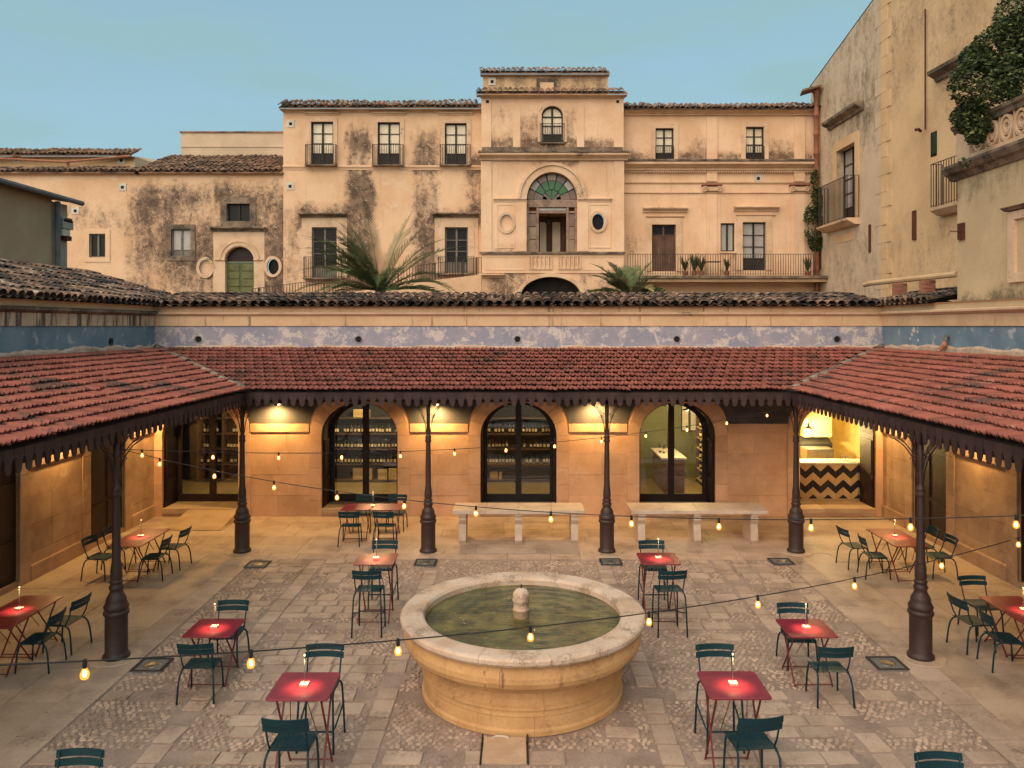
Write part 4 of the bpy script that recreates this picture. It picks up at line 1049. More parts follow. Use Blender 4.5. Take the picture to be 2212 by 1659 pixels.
# ================================================================== stone benches
def bench(px0, px1, legs, label):
    y0, y1 = 18.68, 19.55; x0, x1 = PX(px0,y0), PX(px1,y0)
    t = thing('stone_bench', label, 'bench', ((x0+x1)/2, y0, 0), 0, 'stone benches along the back arcade')
    n = 4
    for i in range(n): MB().bbox(x0+(x1-x0)*i/n+.001, x0+(x1-x0)*(i+1)/n-.001, y0, y1, .72, .80, .008).build('seat_slab', M['marble'], t)
    for l in legs:
        x = PX(l, y0); m = MB()
        m.prism([(x-.085,y0+.09,0),(x-.085,y0+.05,.08),(x-.085,y0+.12,.45),(x-.085,y0+.06,.56),(x-.085,y0+.07,.64),(x-.085,y0+.03,.66),(x-.085,y0+.03,.719),(x-.085,y1-.05,.719),(x-.085,y1-.1,0)], (.17,0,0))
        m.build('leg', M['marble'], t)
bench(977, 1264, (998,1120,1242), 'long pale stone bench in front of the middle arch')
bench(1364, 1660, (1387,1508,1632), 'long pale stone bench in front of the fourth arch')

# ================================================================== chairs, tables, table lamps
def chair_proto(high):
    t = thing('bar_chair' if high else 'garden_chair', 'x', 'chair', (0,0,0))
    S = .74 if high else .45; tl = M['teal']; w = .215
    for s in (-1, 1):
        rear = [(s*.25,-.27,0),(s*.238,-.245,S*.55),(s*.226,-.22,S-.09),(s*.215,-.185,S-.035),(s*.207,-.13,S-.012),(s*.207,.1,S-.012)]
        MB().tube(rear, .0135, 7).build('leg', tl, t, True)
        front = [(s*.225,.235,0),(s*.215,.215,S*.6),(s*.207,.195,S-.07),(s*.207,.16,S-.02),(s*.207,.1,S-.012)]
        MB().tube(front, .0135, 7).build('leg', tl, t, True)
        MB().tube([(s*.205,-.13,S-.01),(s*.208,-.19,S+.10),(s*.213,-.245,S+.28),(s*.215,-.265,S+.375)], .011, 6).build('back_post', tl, t, True)
    n = 7; sw = .43/n
    for i in range(n):
        x0 = -.215 + sw*i + .002; x1 = x0 + sw - .004; m = MB()
        prof = [(-.20,S+.012),(-.12,S-.002),(.02,S-.008),(.13,S+.0),(.19,S-.004),(.225,S-.03)]
        V = [(x, y, z) for y, z in prof for x in (x0, x1)] + [(x, y, z-.007) for y, z in prof for x in (x0, x1)]
        k = len(prof); f = []
        for j in range(k-1): f += [(2*j,2*j+1,2*j+3,2*j+2), (2*k+2*j,2*k+2*j+2,2*k+2*j+3,2*k+2*j+1), (2*j,2*j+2,2*k+2*j+2,2*k+2*j), (2*j+1,2*k+2*j+1,2*k+2*j+3,2*j+3)]
        f += [(0,2*k,2*k+1,1),(2*k-2,2*k-1,4*k-1,4*k-2)]
        m.add(V, f); m.build('seat_slat', tl, t)
    for z0, z1, yo in ((S+.235,S+.305,-.232),(S+.318,S+.388,-.258)):
        V = []; k = 7
        for i in range(k):
            u = -1+2*i/(k-1); x = u*.245; y = yo - .045*(1-u*u) + .0
            V += [(x,y+.004,z0),(x,y-.006,z1),(x,y-.008,z0),(x,y-.018,z1)]
        f = []
        for i in range(k-1):
            a, b = 4*i, 4*i+4; f += [(a,b,b+1,a+1),(a+2,a+3,b+3,b+2),(a+1,b+1,b+3,a+3),(a,a+2,b+2,b)]
        f += [(0,1,3,2),(4*k-4,4*k-2,4*k-1,4*k-3)]
        MB().add(V, f).build('back_slat', tl, t)
    if high:
        MB().tube([(-.24,-.245,.40),(-.235,-.12,.36),(-.225,.1,.29),(-.222,.225,.27),(.222,.225,.27),(.225,.1,.29),(.235,-.12,.36),(.24,-.245,.40)], .011, 6).build('footrest', tl, t, True)
    else:
        MB().tube([(-.207,.0,S-.03),(.207,.0,S-.03)], .010, 6).build('seat_rail', tl, t, True)
    return t
def table_proto(high):
    t = thing('bar_table' if high else 'bistro_table', 'x', 'table', (0,0,0))
    h = 1.05 if high else .74; s = .35; r = .05; P = []
    for cx_, cy_, a0 in ((s-r,s-r,0),(-s+r,s-r,90),(-s+r,-s+r,180),(s-r,-s+r,270)):
        for i in range(5): a = math.radians(a0+22.5*i); P.append((cx_+r*math.cos(a), cy_+r*math.sin(a), h-.018))
    n = len(P)
    top = [(x*.992, y*.992, h) for x, y, z in P]; mid = [(x, y, h-.005) for x, y, z in P]
    m = MB(); m.add(P+mid+top, [tuple(range(n-1,-1,-1)), tuple(range(2*n,3*n))] + [(q+i, q+(i+1)%n, q+n+(i+1)%n, q+n+i) for q in (0,n) for i in range(n)])
    m.build('tabletop', M['redtop'], t)
    for s_ in (-1, 1):
        x = .27*s_; x2 = .25*s_
        MB().bar((x,-.31,0), (x,.25,h-.02), .022, .010).build('leg', M['redleg'], t)
        MB().bar((x2,.31,0), (x2,-.25,h-.02), .022, .010).build('leg', M['redleg'], t)
    for y, x in ((-.30,.27),(.30,.25)): MB().tube([(-x,y,.035),(x,y,.035)], .008, 5).build('cross_bar', M['redleg'], t)
    for y, x in ((-.25,.25),(.25,.27)): MB().tube([(-x,y,h-.035),(x,y,h-.035)], .008, 5).build('cross_bar', M['redleg'], t)
    for x in (-.15, .15):
        MB().bar((x,-.02,h*.5), (x*.6,-.25,h-.03), .008, .008).build('brace', M['redleg'], t)
    return t
def lamp_proto():
    t = thing('table_lamp', 'x', 'lamp', (0,0,0))
    MB().bbox(-.05,.05,-.045,.045,.001,.03,.005).build('lamp_base', M['cream'], t)
    MB().tube([(0,.01,.03),(0,.01,.33)], .006, 6).build('stem', M['steel'], t)
    MB().lathe([(0,.335),(.010,.335),(.011,.345),(.008,.355),(0,.357)], 8, (0,.01,0)).build('lamp_head', M['tinyglow'], t, True)
    light('lamp_light', 'SPOT', (0,-.005,.325), 14.0, (1.0,.70,.36), t, .02, (math.radians(-6),0,0), math.radians(86), 1.0)
    return t
PROTO = {}
def put(kind, x, y, z, rz, label, group):
    if kind not in PROTO:
        o = PROTO[kind] = {'chair': lambda: chair_proto(False), 'barchair': lambda: chair_proto(True), 'table': lambda: table_proto(False), 'bartable': lambda: table_proto(True), 'lamp': lamp_proto}[kind]()
    else: o = copy_tree(PROTO[kind])
    o.location = (x, y, z); o.rotation_euler = (0, 0, rz); o['label'] = label; o['group'] = group
    return o
def tc(n, f, z):
    a, b = GP(n[0], n[1], z), GP(f[0], f[1], z); return ((a[0]+b[0])/2, (a[1]+b[1])/2)
N_, S_, E_, W_ = 0.0, math.pi, -math.pi/2, math.pi/2     # the way a chair faces
CG, TG, LG = 'teal slatted chairs in the courtyard', 'red square tables in the courtyard', 'little lamps on the tables'
singles = [  # (kind, centre, description, near chair, far chair)
    ('t', tc((444.7,1376),(481,1336.2),.74), 'low red table left of the fountain', (-4.46,11.06,.06), (-4.52,12.2,.03)),
    ('t', tc((1757.6,1376),(1725.8,1337),.74), 'low red table right of the fountain', (4.32,10.95,.0), (4.30,12.08,-.03)),
    ('b', tc((640.5,1512),(673,1451.6),1.05), 'tall red table front left of the fountain', (-2.42,8.42,-.02), (-2.47,9.76,.0)),
    ('b', tc((1601.8,1512),(1566.8,1447),1.05), 'tall red table front right of the fountain', (2.50,8.45,.10), (2.51,9.76,.02)),
    ('b', tc((803,1221.8),(822,1192.6),1.05), 'tall red table behind the fountain on the left', (-2.53,13.35,.0), (-2.53,14.62,.0)),
    ('b', tc((1431.3,1220.8),(1413.8,1191.7),1.05), 'tall red table behind the fountain on the right', (2.55,13.35,.08), (2.52,14.62,.0))]
for kd, (x, y), lab, nc, fc in singles:
    hi = kd == 'b'; z = 1.05 if hi else .74
    put('bartable' if hi else 'table', x, y, 0, 0, 'square-topped ' + lab, TG)
    put('lamp', x, y, z, 0, 'small lit stem lamp on the ' + lab, LG)
    k = 'barchair' if hi else 'chair'
    put(k, nc[0], nc[1], 0, N_+nc[2], 'teal chair seen from behind at the ' + lab, CG)
    put(k, fc[0], fc[1], 0, S_+fc[2], 'teal chair facing the camera at the ' + lab, CG)
pairs = [
    ('red tables at the left edge', [(-7.86,11.94),(-7.86,12.65)], [(-7.30,12.67,W_-.1,'further'), (-7.30,11.97,W_+.05,'nearer')], []),
    ('red tables under the left porch', [(-8.0,16.22),(-8.0,16.93)], [(-7.44,16.95,W_-.08,'further'), (-7.52,16.22,W_+.04,'nearer')], [(-8.62,16.22,E_-.1,'nearer'), (-8.62,16.98,E_,'further')]),
    ('red tables before the second arch', [(-3.97,19.37),(-3.23,19.37)], [(-4.0,18.72,N_+.04,'left-hand'), (-3.17,18.72,N_-.03,'right-hand')], [(-3.95,20.02,S_,'left-hand'), (-3.12,20.02,S_,'right-hand')]),
    ('red tables under the right porch', [(7.98,16.22),(7.98,16.93)], [(7.27,17.02,E_+.12,'further'), (7.40,16.30,E_-.1,'nearer')], [(8.72,16.3,W_,'nearer'), (8.72,17.0,W_,'further')]),
    ('red tables at the right edge', [(7.93,12.62),(7.93,11.91)], [(7.33,12.68,E_+.1,'further'), (7.40,11.98,E_-.12,'nearer')], [])]
for lab, ts, ca, cb_ in pairs:
    for i, (x, y) in enumerate(ts): put('table', x, y, 0, 0, '%s half of the %s' % (('left' if i == 0 else 'right') if ts[0][1] == ts[1][1] else ('nearer' if y == min(ts[0][1], ts[1][1]) else 'further'), lab), TG)
    cx_, cy_ = (ts[0][0]+ts[1][0])/2, (ts[0][1]+ts[1][1])/2
    put('lamp', cx_, cy_+.06, .74, 0, 'small lit stem lamp on the ' + lab, LG)
    for side, cl in (('courtyard side', ca), ('wall side', cb_)):
        for x, y, rz, w in cl: put('chair', x, y, 0, rz, '%s teal chair on the %s of the %s' % (w, side, lab), CG)
put('chair', 7.92, 13.42, 0, S_+.05, 'teal chair at the far end of the red table pair at the right edge', CG)
put('chair', -4.50, 7.80, 0, S_, 'teal chair cut off by the bottom edge at the left', CG)
put('chair', 4.28, 7.74, 0, S_, 'teal chair cut off by the bottom edge at the right', CG)

# ================================================================== festoon lights
def festoon(A, B, zs, bulbs, label, clampA=True):
    """cable through A -> B (plan), heights zs = [(t, z)...], bulbs = parameters along it"""
    t = thing('string_lights', label, 'string lights', (A[0], A[1], zs[0][1]), 0, 'strings of lights over the courtyard')
    def zz(u):
        # quadratic fit through three heights
        (a, za), (b, zb), (c_, zc) = zs
        return za*(u-b)*(u-c_)/((a-b)*(a-c_)) + zb*(u-a)*(u-c_)/((b-a)*(b-c_)) + zc*(u-a)*(u-b)/((c_-a)*(c_-b))
    def P(u): return Vector((A[0]+(B[0]-A[0])*u, A[1]+(B[1]-A[1])*u, zz(u)))
    n = 40; MB().tube([P(i/n) for i in range(n+1)], .0055, 5).build('cable', M['black'], t)
    for u in bulbs:
        p = P(u)
        m = MB(); m.tube([p+Vector((0,0,.012)), p-Vector((0,0,.022)), p-Vector((0,0,.045))], [.012,.015,.013], 8); so = m.build('socket', M['black'], t)
        m = MB(); m.lathe([(.012,-.045),(.018,-.056),(.027,-.076),(.029,-.090),(.022,-.112),(0,-.122)], 10, tuple(p)); m.build('glass_bulb', M['halo_glass'], so, True)
        m = MB(); m.lathe([(0,-.056),(.008,-.066),(.012,-.082),(.009,-.098),(0,-.104)], 8, tuple(p)); m.build('filament', M['bulb'], so, True)
def along(A, B, px):
    """parameter on the plan line A-B seen at measured column px"""
    k = (px-CX)/F; return (k*A[1]-A[0])/((B[0]-A[0])-k*(B[1]-A[1]))
def zat(A, B, px, py):
    u = along(A, B, px); Y = A[1]+(B[1]-A[1])*u; return (u, PZ(py, Y))
A, B = (-6.27,12.3), (6.33,18.0)
festoon(A, B, [zat(A,B,300,972), zat(A,B,900,974), zat(A,B,1560,908)], [along(A,B,p) for p in (307,460,602,738,865,982,1093,1198,1299,1395,1484,1570,1657)], 'string of glowing bulbs from the nearer left column to the far right corner column')
A, B = (-6.27,12.3), (6.3,6.5)
festoon(A, B, [zat(A,B,300,980), zat(A,B,1120,1102), zat(A,B,2195,1114)], [along(A,B,p) for p in (345,463,592,728,873,1028,1190,1364,1553,1752,1967,2195)], 'string of glowing bulbs crossing at mid height to the right edge')
A, B = (-6.3,3.1), (9.9,11.9)
festoon(A, B, [zat(A,B,183,1428), zat(A,B,1146,1355), zat(A,B,2100,1190)], [along(A,B,p) for p in (183,542,860,1146,1402,1637,1846,2034,2200)], 'string of glowing bulbs sweeping low across the front over the fountain')

# ================================================================== the palazzo behind
YP = 41.0
far_me = coppo_mesh('roof_tile', M['coppo_far'], .13, .10, .5, 4)
def far_roof(parent, x0, x1, y0, z0, L, slope, pitch=.27, rows=None):
    """barrel tiles of a far eave, too small to pick apart: one joined mesh"""
    m = MB(); rr = []; e, s = Vector((1,0,0)), Vector((0,math.cos(slope),math.sin(slope))); n = e.cross(s)
    vs = [v.co.copy() for v in far_me.vertices]; fs = [tuple(p.vertices) for p in far_me.polygons]
    for i in range(int((x1-x0)/pitch)+1):
        for j in range(int(L/.4)+1):
            p = Vector((x0+pitch*i, y0, z0)) + s*(.4*j) + n*(.04+R.uniform(0,.05)+.05*mnoise.noise(Vector((i*.09,j*.3,z0)))) - s*R.uniform(0,.09); q = R.gauss(0,.10)
            m.add([p + e*(v.x+q*v.y) + s*v.y + n*v.z for v in vs], fs); rr += [R.random()]*len(vs)
    m.a['rnd'] = rr; m.build('roof_tiles', M['coppo_far'], parent, kind='stuff')
    d = MB(); P = [Vector((x0-.1,y0,z0)), Vector((x1+.1,y0,z0))]; d.add(P + [p+s*(L+.1) for p in P] + [p-Vector((0,0,.06)) for p in P], [(0,1,3,2),(0,4,5,1)]); d.build('roof_deck', M['coppo_far'], parent)
    q = MB(); q.add([(x0-.1,y0+.03,z0-.075),(x1+.1,y0+.03,z0-.075),(x1+.1,y0+L,z0-.075),(x0-.1,y0+L,z0-.075)], [(0,1,2,3)]); q.build('soffit', M['trim'], parent)
class W2:
    """a wall plane facing the camera at depth Y, measured in picture rows and columns"""
    def __init__(s, Y): s.Y = Y; s.fr = Frame((0,Y,0),(1,0,0),(0,1,0))
    def x(s, p): return PX(p, s.Y)
    def z(s, p): return PZ(p, s.Y)
    def op(s, kind, x0, x1, y0, y1, d=.3, spring=None): return (kind, s.x(x0), s.x(x1), s.z(y1), s.z(y0), d, s.z(spring) if spring else None)
    def box(s, x0, x1, y0, y1, out, into=.05, m=None): m = m or MB(); fbox(m, s.fr, s.x(x0), s.x(x1), s.z(y1), s.z(y0), -out, into); return m
    def corn(s, x0, x1, y0, y1, out, m=None):
        """stepped moulding from row y0 (top) to y1"""
        m = m or MB(); a, b = s.z(y1), s.z(y0); h = b-a
        cornice(m, s.fr, s.x(x0), s.x(x1), [(-.03,a),(out*.3,a),(out*.35,a+h*.25),(out*.7,a+h*.5),(out,a+h*.65),(out,b-h*.1),(out*.9,b),(-.03,b)]); return m
    def vent(s, par, x, y):
        s.box(x-8, x+8, y-8, y+8, .03).build('vent_plate', M['white'], par)
        s.box(x-3.2, x+3.2, y-2.5, y+4, .034, -.031).build('vent_hole', M['hole'], par)
    def surround(s, par, x0, x1, y0, y1, w, out, mat='trim', bottom=False):
        li = [(s.x(x0),s.z(y1)),(s.x(x0),s.z(y0)),(s.x(x1),s.z(y0)),(s.x(x1),s.z(y1))]
        lo = [(s.x(x0-w),s.z(y1+(w if bottom else 0))),(s.x(x0-w),s.z(y0-w)),(s.x(x1+w),s.z(y0-w)),(s.x(x1+w),s.z(y1+(w if bottom else 0)))]
        m = MB(); ring(m, s.fr, li, lo, -out, .02, bottom); m.build('window_surround', M[mat], par)
    def oculus(s, par, x, y, rx, ry, blind):
        L = [(s.x(x+rx*math.cos(a)), s.z(y-ry*math.sin(a))) for a in [i*math.pi/12 for i in range(24)]]
        O = [(s.x(x+(rx+6)*math.cos(a)), s.z(y-(ry+6)*math.sin(a))) for a in [i*math.pi/12 for i in range(24)]]
        m = MB(); ring(m, s.fr, L, O, -.07, .02); w = m.build('oculus', M['trim'], par)
        m = MB(); m.add([s.fr(a,b,.1 if blind else .2) for a,b in L], [tuple(range(24))]); m.build('pane', M['plaster_pink'] if blind else M['dark_pane'], w)
def bal(par, w, x0, x1, ytop, ybot, out=.35):
    """small iron balcony: slab and railing"""
    z0 = w.z(ybot); a, b = w.x(x0), w.x(x1); y = w.Y
    MB().box(a-.04, b+.04, y-out-.04, y-.002, z0-.07, z0).build('balcony_slab', M['trim_dirty'], par)
    railing(par, [(a,y-.03),(a,y-out),(b,y-out),(b,y-.03)], z0, w.z(ytop)-z0, .115)

# --- left wing
w = W2(YP); S = soft
lw = thing('palazzo_left_wing', 'low stained plaster wing of the palazzo with an arched green door', 'building', (w.x(300), YP, 5))
ops = [w.op('rect',193,228,505,556,.2), w.op('rect',370,412,495,553,.2), w.op('rect',490,540,440,478,.25), w.op('arch',487,549,533,640,.35,563),
       w.op('oval',430,458,560,596,.15), w.op('oval',576,604,558,594,.15)]
def st_left(x, y, z):
    px, py = CX+x*F/YP, CY-(z-H)*F/YP
    v = .95*S(px,285,630,60)*S(py,395,660,60) + .5*S(px,120,300,50)*S(py,440,500,60) + .45*S(px,600,650,40)*S(py,420,640,60)
    v *= .8+.5*mnoise.noise(Vector((x*.5, z*.5, 2)))
    v -= .75*S(px,462,572,8)*S(py,497,640,8)
    return max(0, v)
m = MB(); facade(m, w.fr, w.x(-220), w.x(612), 4.0, w.z(373), ops, .35); m.build('wall', M['plaster'], lw, stain=st_left)
m = MB(); m.add([(w.x(-220),YP+.02,w.z(373)),(w.x(612),YP+.02,w.z(373)),(w.x(612),YP+7,w.z(373)),(w.x(-220),YP+7,w.z(373))],[(0,1,2,3)]); m.build('attic_floor', M['deck'], lw)
far_roof(lw, w.x(-220), w.x(300), YP-.25, w.z(374), .8, .32)
far_roof(lw, w.x(300), w.x(611), YP-.25, w.z(374), 4.3, math.radians(22))
w.surround(lw,193,228,505,556,10,.04,'plaster',True); w.surround(lw,370,412,495,553,10,.05,'trim_dirty',True); w.surround(lw,490,540,440,478,13,.06,'trim_dirty',True)
window(lw, w.fr, w.x(193), w.x(228), w.z(556), w.z(505), .15, 1, 0, 'dark_pane', 'wood_grey')
window(lw, w.fr, w.x(370), w.x(412), w.z(553), w.z(495), .15, 1, .2, 'shade_grey', 'wood_grey')
window(lw, w.fr, w.x(490), w.x(540), w.z(478), w.z(440), .2, 1, 0, 'dark_pane', 'frame')
w.corn(458,576,491,501,.35).build('door_hood', M['trim_dirty'], lw)
m = MB(); facade(m, Frame((0,YP-.06,0),(1,0,0),(0,1,0)), w.x(462), w.x(572), w.z(640), w.z(501), [w.op('arch',487,549,533,641,.06,563)], .5); fbox(m, w.fr, w.x(462)-.001, w.x(462), w.z(640), w.z(501), -.06, 0); fbox(m, w.fr, w.x(572), w.x(572)+.001, w.z(640), w.z(501), -.06, 0); m.build('door_surround', M['trim'], lw)
c_ = (w.x(487)+w.x(549))/2; r_ = (w.x(549)-w.x(487))/2
for (ra_, rb_, o_) in ((r_+.02, r_+.22, .10), (r_+.22, r_+.3, .14)):
    li = [(c_+ra_*math.cos(a), w.z(563)+ra_*math.sin(a)) for a in [i*math.pi/16 for i in range(17)]]; lo = [(c_+rb_*math.cos(a), w.z(563)+rb_*math.sin(a)) for a in [i*math.pi/16 for i in range(17)]]
    m = MB(); ring(m, w.fr, li, lo, -o_, -.05, False); m.build('archivolt', M['trim'], lw)
w.corn(466,487,560,566,.14).build('impost', M['trim'], lw); w.corn(549,568,560,566,.14).build('impost', M['trim'], lw)
MB().add([w.fr(c_+r_*math.cos(i*math.pi/12), w.z(564)+r_*math.sin(i*math.pi/12), .22) for i in range(13)], [tuple(range(13))]).build('fanlight', M['wood_dark'], lw)
gd = w.box(487,549,564,567,-.14,.25).build('door', M['green_door'], lw)
for a, b in ((488,517.9),(518.1,548)):
    lf = w.box(a,b,567.5,640,-.2,.24).build('door_leaf', M['green_door'], gd)
    for q in range(4): w.box(a+3,b-3,570+17*q,584+17*q,-.16,.2).build('panel', M['green_door'], gd)
w.oculus(lw,444,578,13,17,True); w.oculus(lw,590,576,13,17,False)
w.vent(lw,265,404); w.vent(lw,163,455)
w.box(-220,285,612,614,.03).build('ledge', M['plaster'], lw)
# upper storey set back on the left wing
w2 = W2(46.0)
ub = thing('palazzo_upper_block', 'small set-back ochre storey with a tiled eave at the far left', 'building', (w2.x(150), 46, 12))
m = MB(); facade(m, w2.fr, w2.x(-240), w2.x(290), w2.z(400), w2.z(338), [], .6); m.build('wall', M['plaster_ochre'], ub)
MB().prism([(w2.x(290),46.0,w2.z(400)),(w2.x(290),46.0,w2.z(338)),(w2.x(310),49,w2.z(325)),(w2.x(345),49,w2.z(350)),(w2.x(345),49,w2.z(400))], (.02,.0,0)).build('end_wall', M['plaster_grey'], ub)
far_roof(ub, w2.x(-240), w2.x(288), 45.6, w2.z(338), 1.0, .44)
MB().tube([(w2.x(-200),45.6,w2.z(340)),(w2.x(20),45.6,w2.z(346)),(w2.x(150),45.6,w2.z(353)),(w2.x(290),45.6,w2.z(340))], .07, 7).build('gutter', M['terracotta'], ub)
MB().tube([(w2.x(153),45.7,w2.z(352)),(w2.x(153),45.75,w2.z(392))], .08, 7).build('downpipe', M['terracotta'], ub)
w2.vent(ub, 36, 344); w2.vent(ub, 262, 346)
w3 = W2(45.8)
pb = thing('parapet_block', 'plain brown parapet wall rising behind the tiled lean-to roof', 'building', (w3.x(500), 45.8, 12))
m = MB(); m.box(w3.x(391), w3.x(640), 45.8, 49, w3.z(360), w3.z(287)); m.build('wall', M['plaster_grey'], pb)
MB().box(w3.x(390)-.03, w3.x(640), 45.74, 49.1, w3.z(287), w3.z(284)).build('coping', M['coppo_far'], pb)
MB().box(w3.x(391), w3.x(640), 45.76, 45.799, w3.z(318), w3.z(316)).build('ledge', M['plaster_grey'], pb)

# --- main block
w = W2(YP-.15)
mbk = thing('palazzo_main_block', 'tall weathered palazzo block with three upper balcony windows', 'building', (w.x(826), w.Y, 5))
up = [(672,720,263,356),(816,864,264,356),(961,1008,266,356)]; low = [(674,728,491,600),(961,1011,491,590)]
ops = [w.op('rect',*u,.3) for u in up] + [w.op('rect',*l,.3) for l in low]
def st_main(x, y, z):
    px, py = CX+x*F/w.Y, CY-(z-H)*F/w.Y
    j = 14*mnoise.noise(Vector((x*.8, z*.8, 5)))
    v = .95*S(px+j,748,800,26)*S(py,275,640,70) + .75*S(px+j,765,812,20)*S(py,390,640,60) + .8*S(px+j,888,948,26)*S(py,285,640,60)
    v += .9*S(px,1008,1045,26)*S(py,335,490,30) + .8*S(px,945,1045,30)*S(py,452,490,20) + .75*S(px,640,752,30)*S(py,440,492,22)
    v += .7*S(px,700,760,20)*S(py,470,620,40) + .6*S(px,612,672,16)*S(py,440,640,40)*.7 + .5*S(px,905,950,20)*S(py,480,620,40) + .25*S(px,612,1040,30)*S(py,352,372,12)
    return max(0, min(1.1, v))*(.85+.4*mnoise.noise(Vector((x*.7, z*.7, 9))))
SM = st_main
wm = w
m = MB(); facade(m, w.fr, w.x(612), w.x(1042), 4, w.z(236), ops, .3); m.add([(w.x(612),w.Y,4),(w.x(612),w.Y,w.z(236)),(w.x(612),w.Y+9,w.z(236)),(w.x(612),w.Y+9,4)],[(0,1,2,3)])
m.build('wall', M['plaster'], mbk, stain=lambda x,y,z: SM(x,y,z))
far_roof(mbk, w.x(611), w.x(1036), w.Y-.4, w.z(236), .85, .47)
w.corn(612,1040,236,243,.12).build('eave_moulding', M['trim'], mbk)
for (a,b,c_,d) in up:
    w.surround(mbk,a,b,c_,d,9,.05); w.corn(a-13,b+13,243.5,249,.14).build('lintel', M['trim'], mbk)
    window(mbk, w.fr, w.x(a), w.x(b), w.z(d), w.z(c_), .18, 3, .26, 'cream_pane', 'frame', name='french_window', b=.07)
    bal(mbk, w, a-9, b+8, 315, 357.5, .3)
w.corn(612,1040,358,367,.10).build('string_course', M['plaster'], mbk)
for (a,b,c_,d), pn in zip(low, ('dark_pane','dark_pane')):
    w.surround(mbk,a,b,c_,d,14,.06); w.corn(a-26,b+22,461,470,.35).build('window_hood', M['trim_dirty'], mbk)
    w.surround(mbk,a-14,b+14,477,d,8,.03)
    window(mbk, w.fr, w.x(a), w.x(b), w.z(d), w.z(c_), .18, 3, .22, pn, 'wood_grey', name='french_window', b=.07)
bal(mbk, w, 660, 740, 556, 601, .35); bal(mbk, w, 948, 1024, 556, 592, .35)
w.vent(mbk,628,267); w.vent(mbk,627,402)
fn = thing('roof_finial', 'thin iron weather vane on the ridge of the main block', 'finial', (w.x(913), w.Y+3, w.z(222)))
MB().tube([(w.x(913),w.Y+3,w.z(226)),(w.x(913),w.Y+3,w.z(193))], [.05,.02], 6).build('rod', M['rail'], fn)
MB().lathe([(.35,0),(.2,.12),(.05,.22),(0,.24)], 10, (w.x(911),w.Y+3,w.z(226))).build('cap', M['terracotta'], fn)

# --- tower
w = W2(YP-.75)
tw = thing('palazzo_tower', 'central pale tower of the palazzo with a big arched loggia and stained glass fanlight', 'building', (w.x(1195), w.Y, 5))
ops = [w.op('arch',1170,1216,229,307,.3,250), w.op('arch',1138,1247,372,544,.55,430), w.op('oval',1079,1109,462,500,.12), w.op('oval',1278,1306,460,498,.22), w.op('arch',1125,1255,598,660,.5,640)]
def st_tower(x, y, z):
    px, py = CX+x*F/w_t.Y, CY-(z-H)*F/w_t.Y
    v = .95*S(px,1040,1350,20)*S(py,300,345,20) + .75*S(px,1122,1165,14)*S(py,240,312,30) + .7*S(px,1218,1245,12)*S(py,235,312,30) + .45*S(px,1150,1250,20)*S(py,345,362,10) + .35*S(px,1060,1110,20)*S(py,230,310,30)
    v += .75*S(px,1050,1190,30)*S(py,560,640,30) + .5*S(px,1070,1130,20)*S(py,530,550,10) + .5*S(px,1250,1345,30)*S(py,585,640,20)
    return v*(.85+.4*mnoise.noise(Vector((x*.9, z*.9, 4))))
w_t = w
m = MB(); facade(m, w.fr, w.x(1040), w.x(1347), 4, w.z(207), ops, .3)
for X_ in (w.x(1040), w.x(1347)): m.add([(X_,w.Y,4),(X_,w.Y,w.z(207)),(X_,w.Y+6,w.z(207)),(X_,w.Y+6,4)],[(0,1,2,3)])
m.build('wall', M['plaster_pink'], tw, stain=st_tower)
far_roof(tw, w.x(1034), w.x(1349), w.Y-.4, w.z(206), .5, .47)
w.corn(1038,1349,207,213,.16).build('eave_moulding', M['trim'], tw)
wq = W2(w.Y+1.4)
m = MB(); m.box(wq.x(1043), wq.x(1313), wq.Y, wq.Y+4, wq.z(210), wq.z(162)); 
m.build('attic', M['plaster_ochre'], tw, stain=lambda x,y,z: .55)
far_roof(tw, wq.x(1042), wq.x(1312), wq.Y-.3, wq.z(161), .5, .5)
wq.surround(tw,1166,1196,177,200,7,.05,'trim_dirty'); wq.box(1166,1196,177,200,.012).build('blind_window', M['plaster'], tw); wq.vent(tw,1063,176)
w.corn(1036,1356,333,347,.45).build('cornice', M['trim'], tw)
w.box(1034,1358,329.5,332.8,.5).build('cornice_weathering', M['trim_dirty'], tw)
for x_ in (1040,1326): w.box(x_,x_+21,213.5,332,.04).build('pilaster', M['plaster_pink'], tw); w.box(x_-1 if x_<1100 else x_+1,x_+22,348,544,.05).build('pilaster', M['plaster_pink'], tw)
for x_ in (1108,1246): w.box(x_,x_+16,222,318,.03).build('pilaster_strip', M['plaster_pink'], tw)
w.box(1041,1346,318,330,.05).build('band', M['trim_dirty'], tw)
def arch_ring(wl, par, x0, x1, yc, ys, wd, out, ybot, name, mat='trim', off=0):
    c_ = (wl.x(x0)+wl.x(x1))/2; a = (wl.x(x1)-wl.x(x0))/2+off; b = wl.z(yc)-wl.z(ys)+off; t = wd*wl.Y/F
    li = [(c_+a, wl.z(ybot))]+[(c_+a*math.cos(i*math.pi/20), wl.z(ys)+b*math.sin(i*math.pi/20)) for i in range(21)]+[(c_-a, wl.z(ybot))]
    lo = [(c_+a+t, wl.z(ybot))]+[(c_+(a+t)*math.cos(i*math.pi/20), wl.z(ys)+(b+t)*math.sin(i*math.pi/20)) for i in range(21)]+[(c_-a-t, wl.z(ybot))]
    m = MB(); ring(m, wl.fr, li, lo, -out, .02, False); return m.build(name, M[mat], par)
arch_ring(w, tw, 1170, 1216, 229, 250, 8, .06, 307, 'window_surround')
arch_ring(w, tw, 1138, 1247, 372, 430, 14, .08, 430, 'archivolt'); arch_ring(w, tw, 1138, 1247, 372, 430, 6, .16, 430, 'archivolt', off=14*w.Y/F+.002)
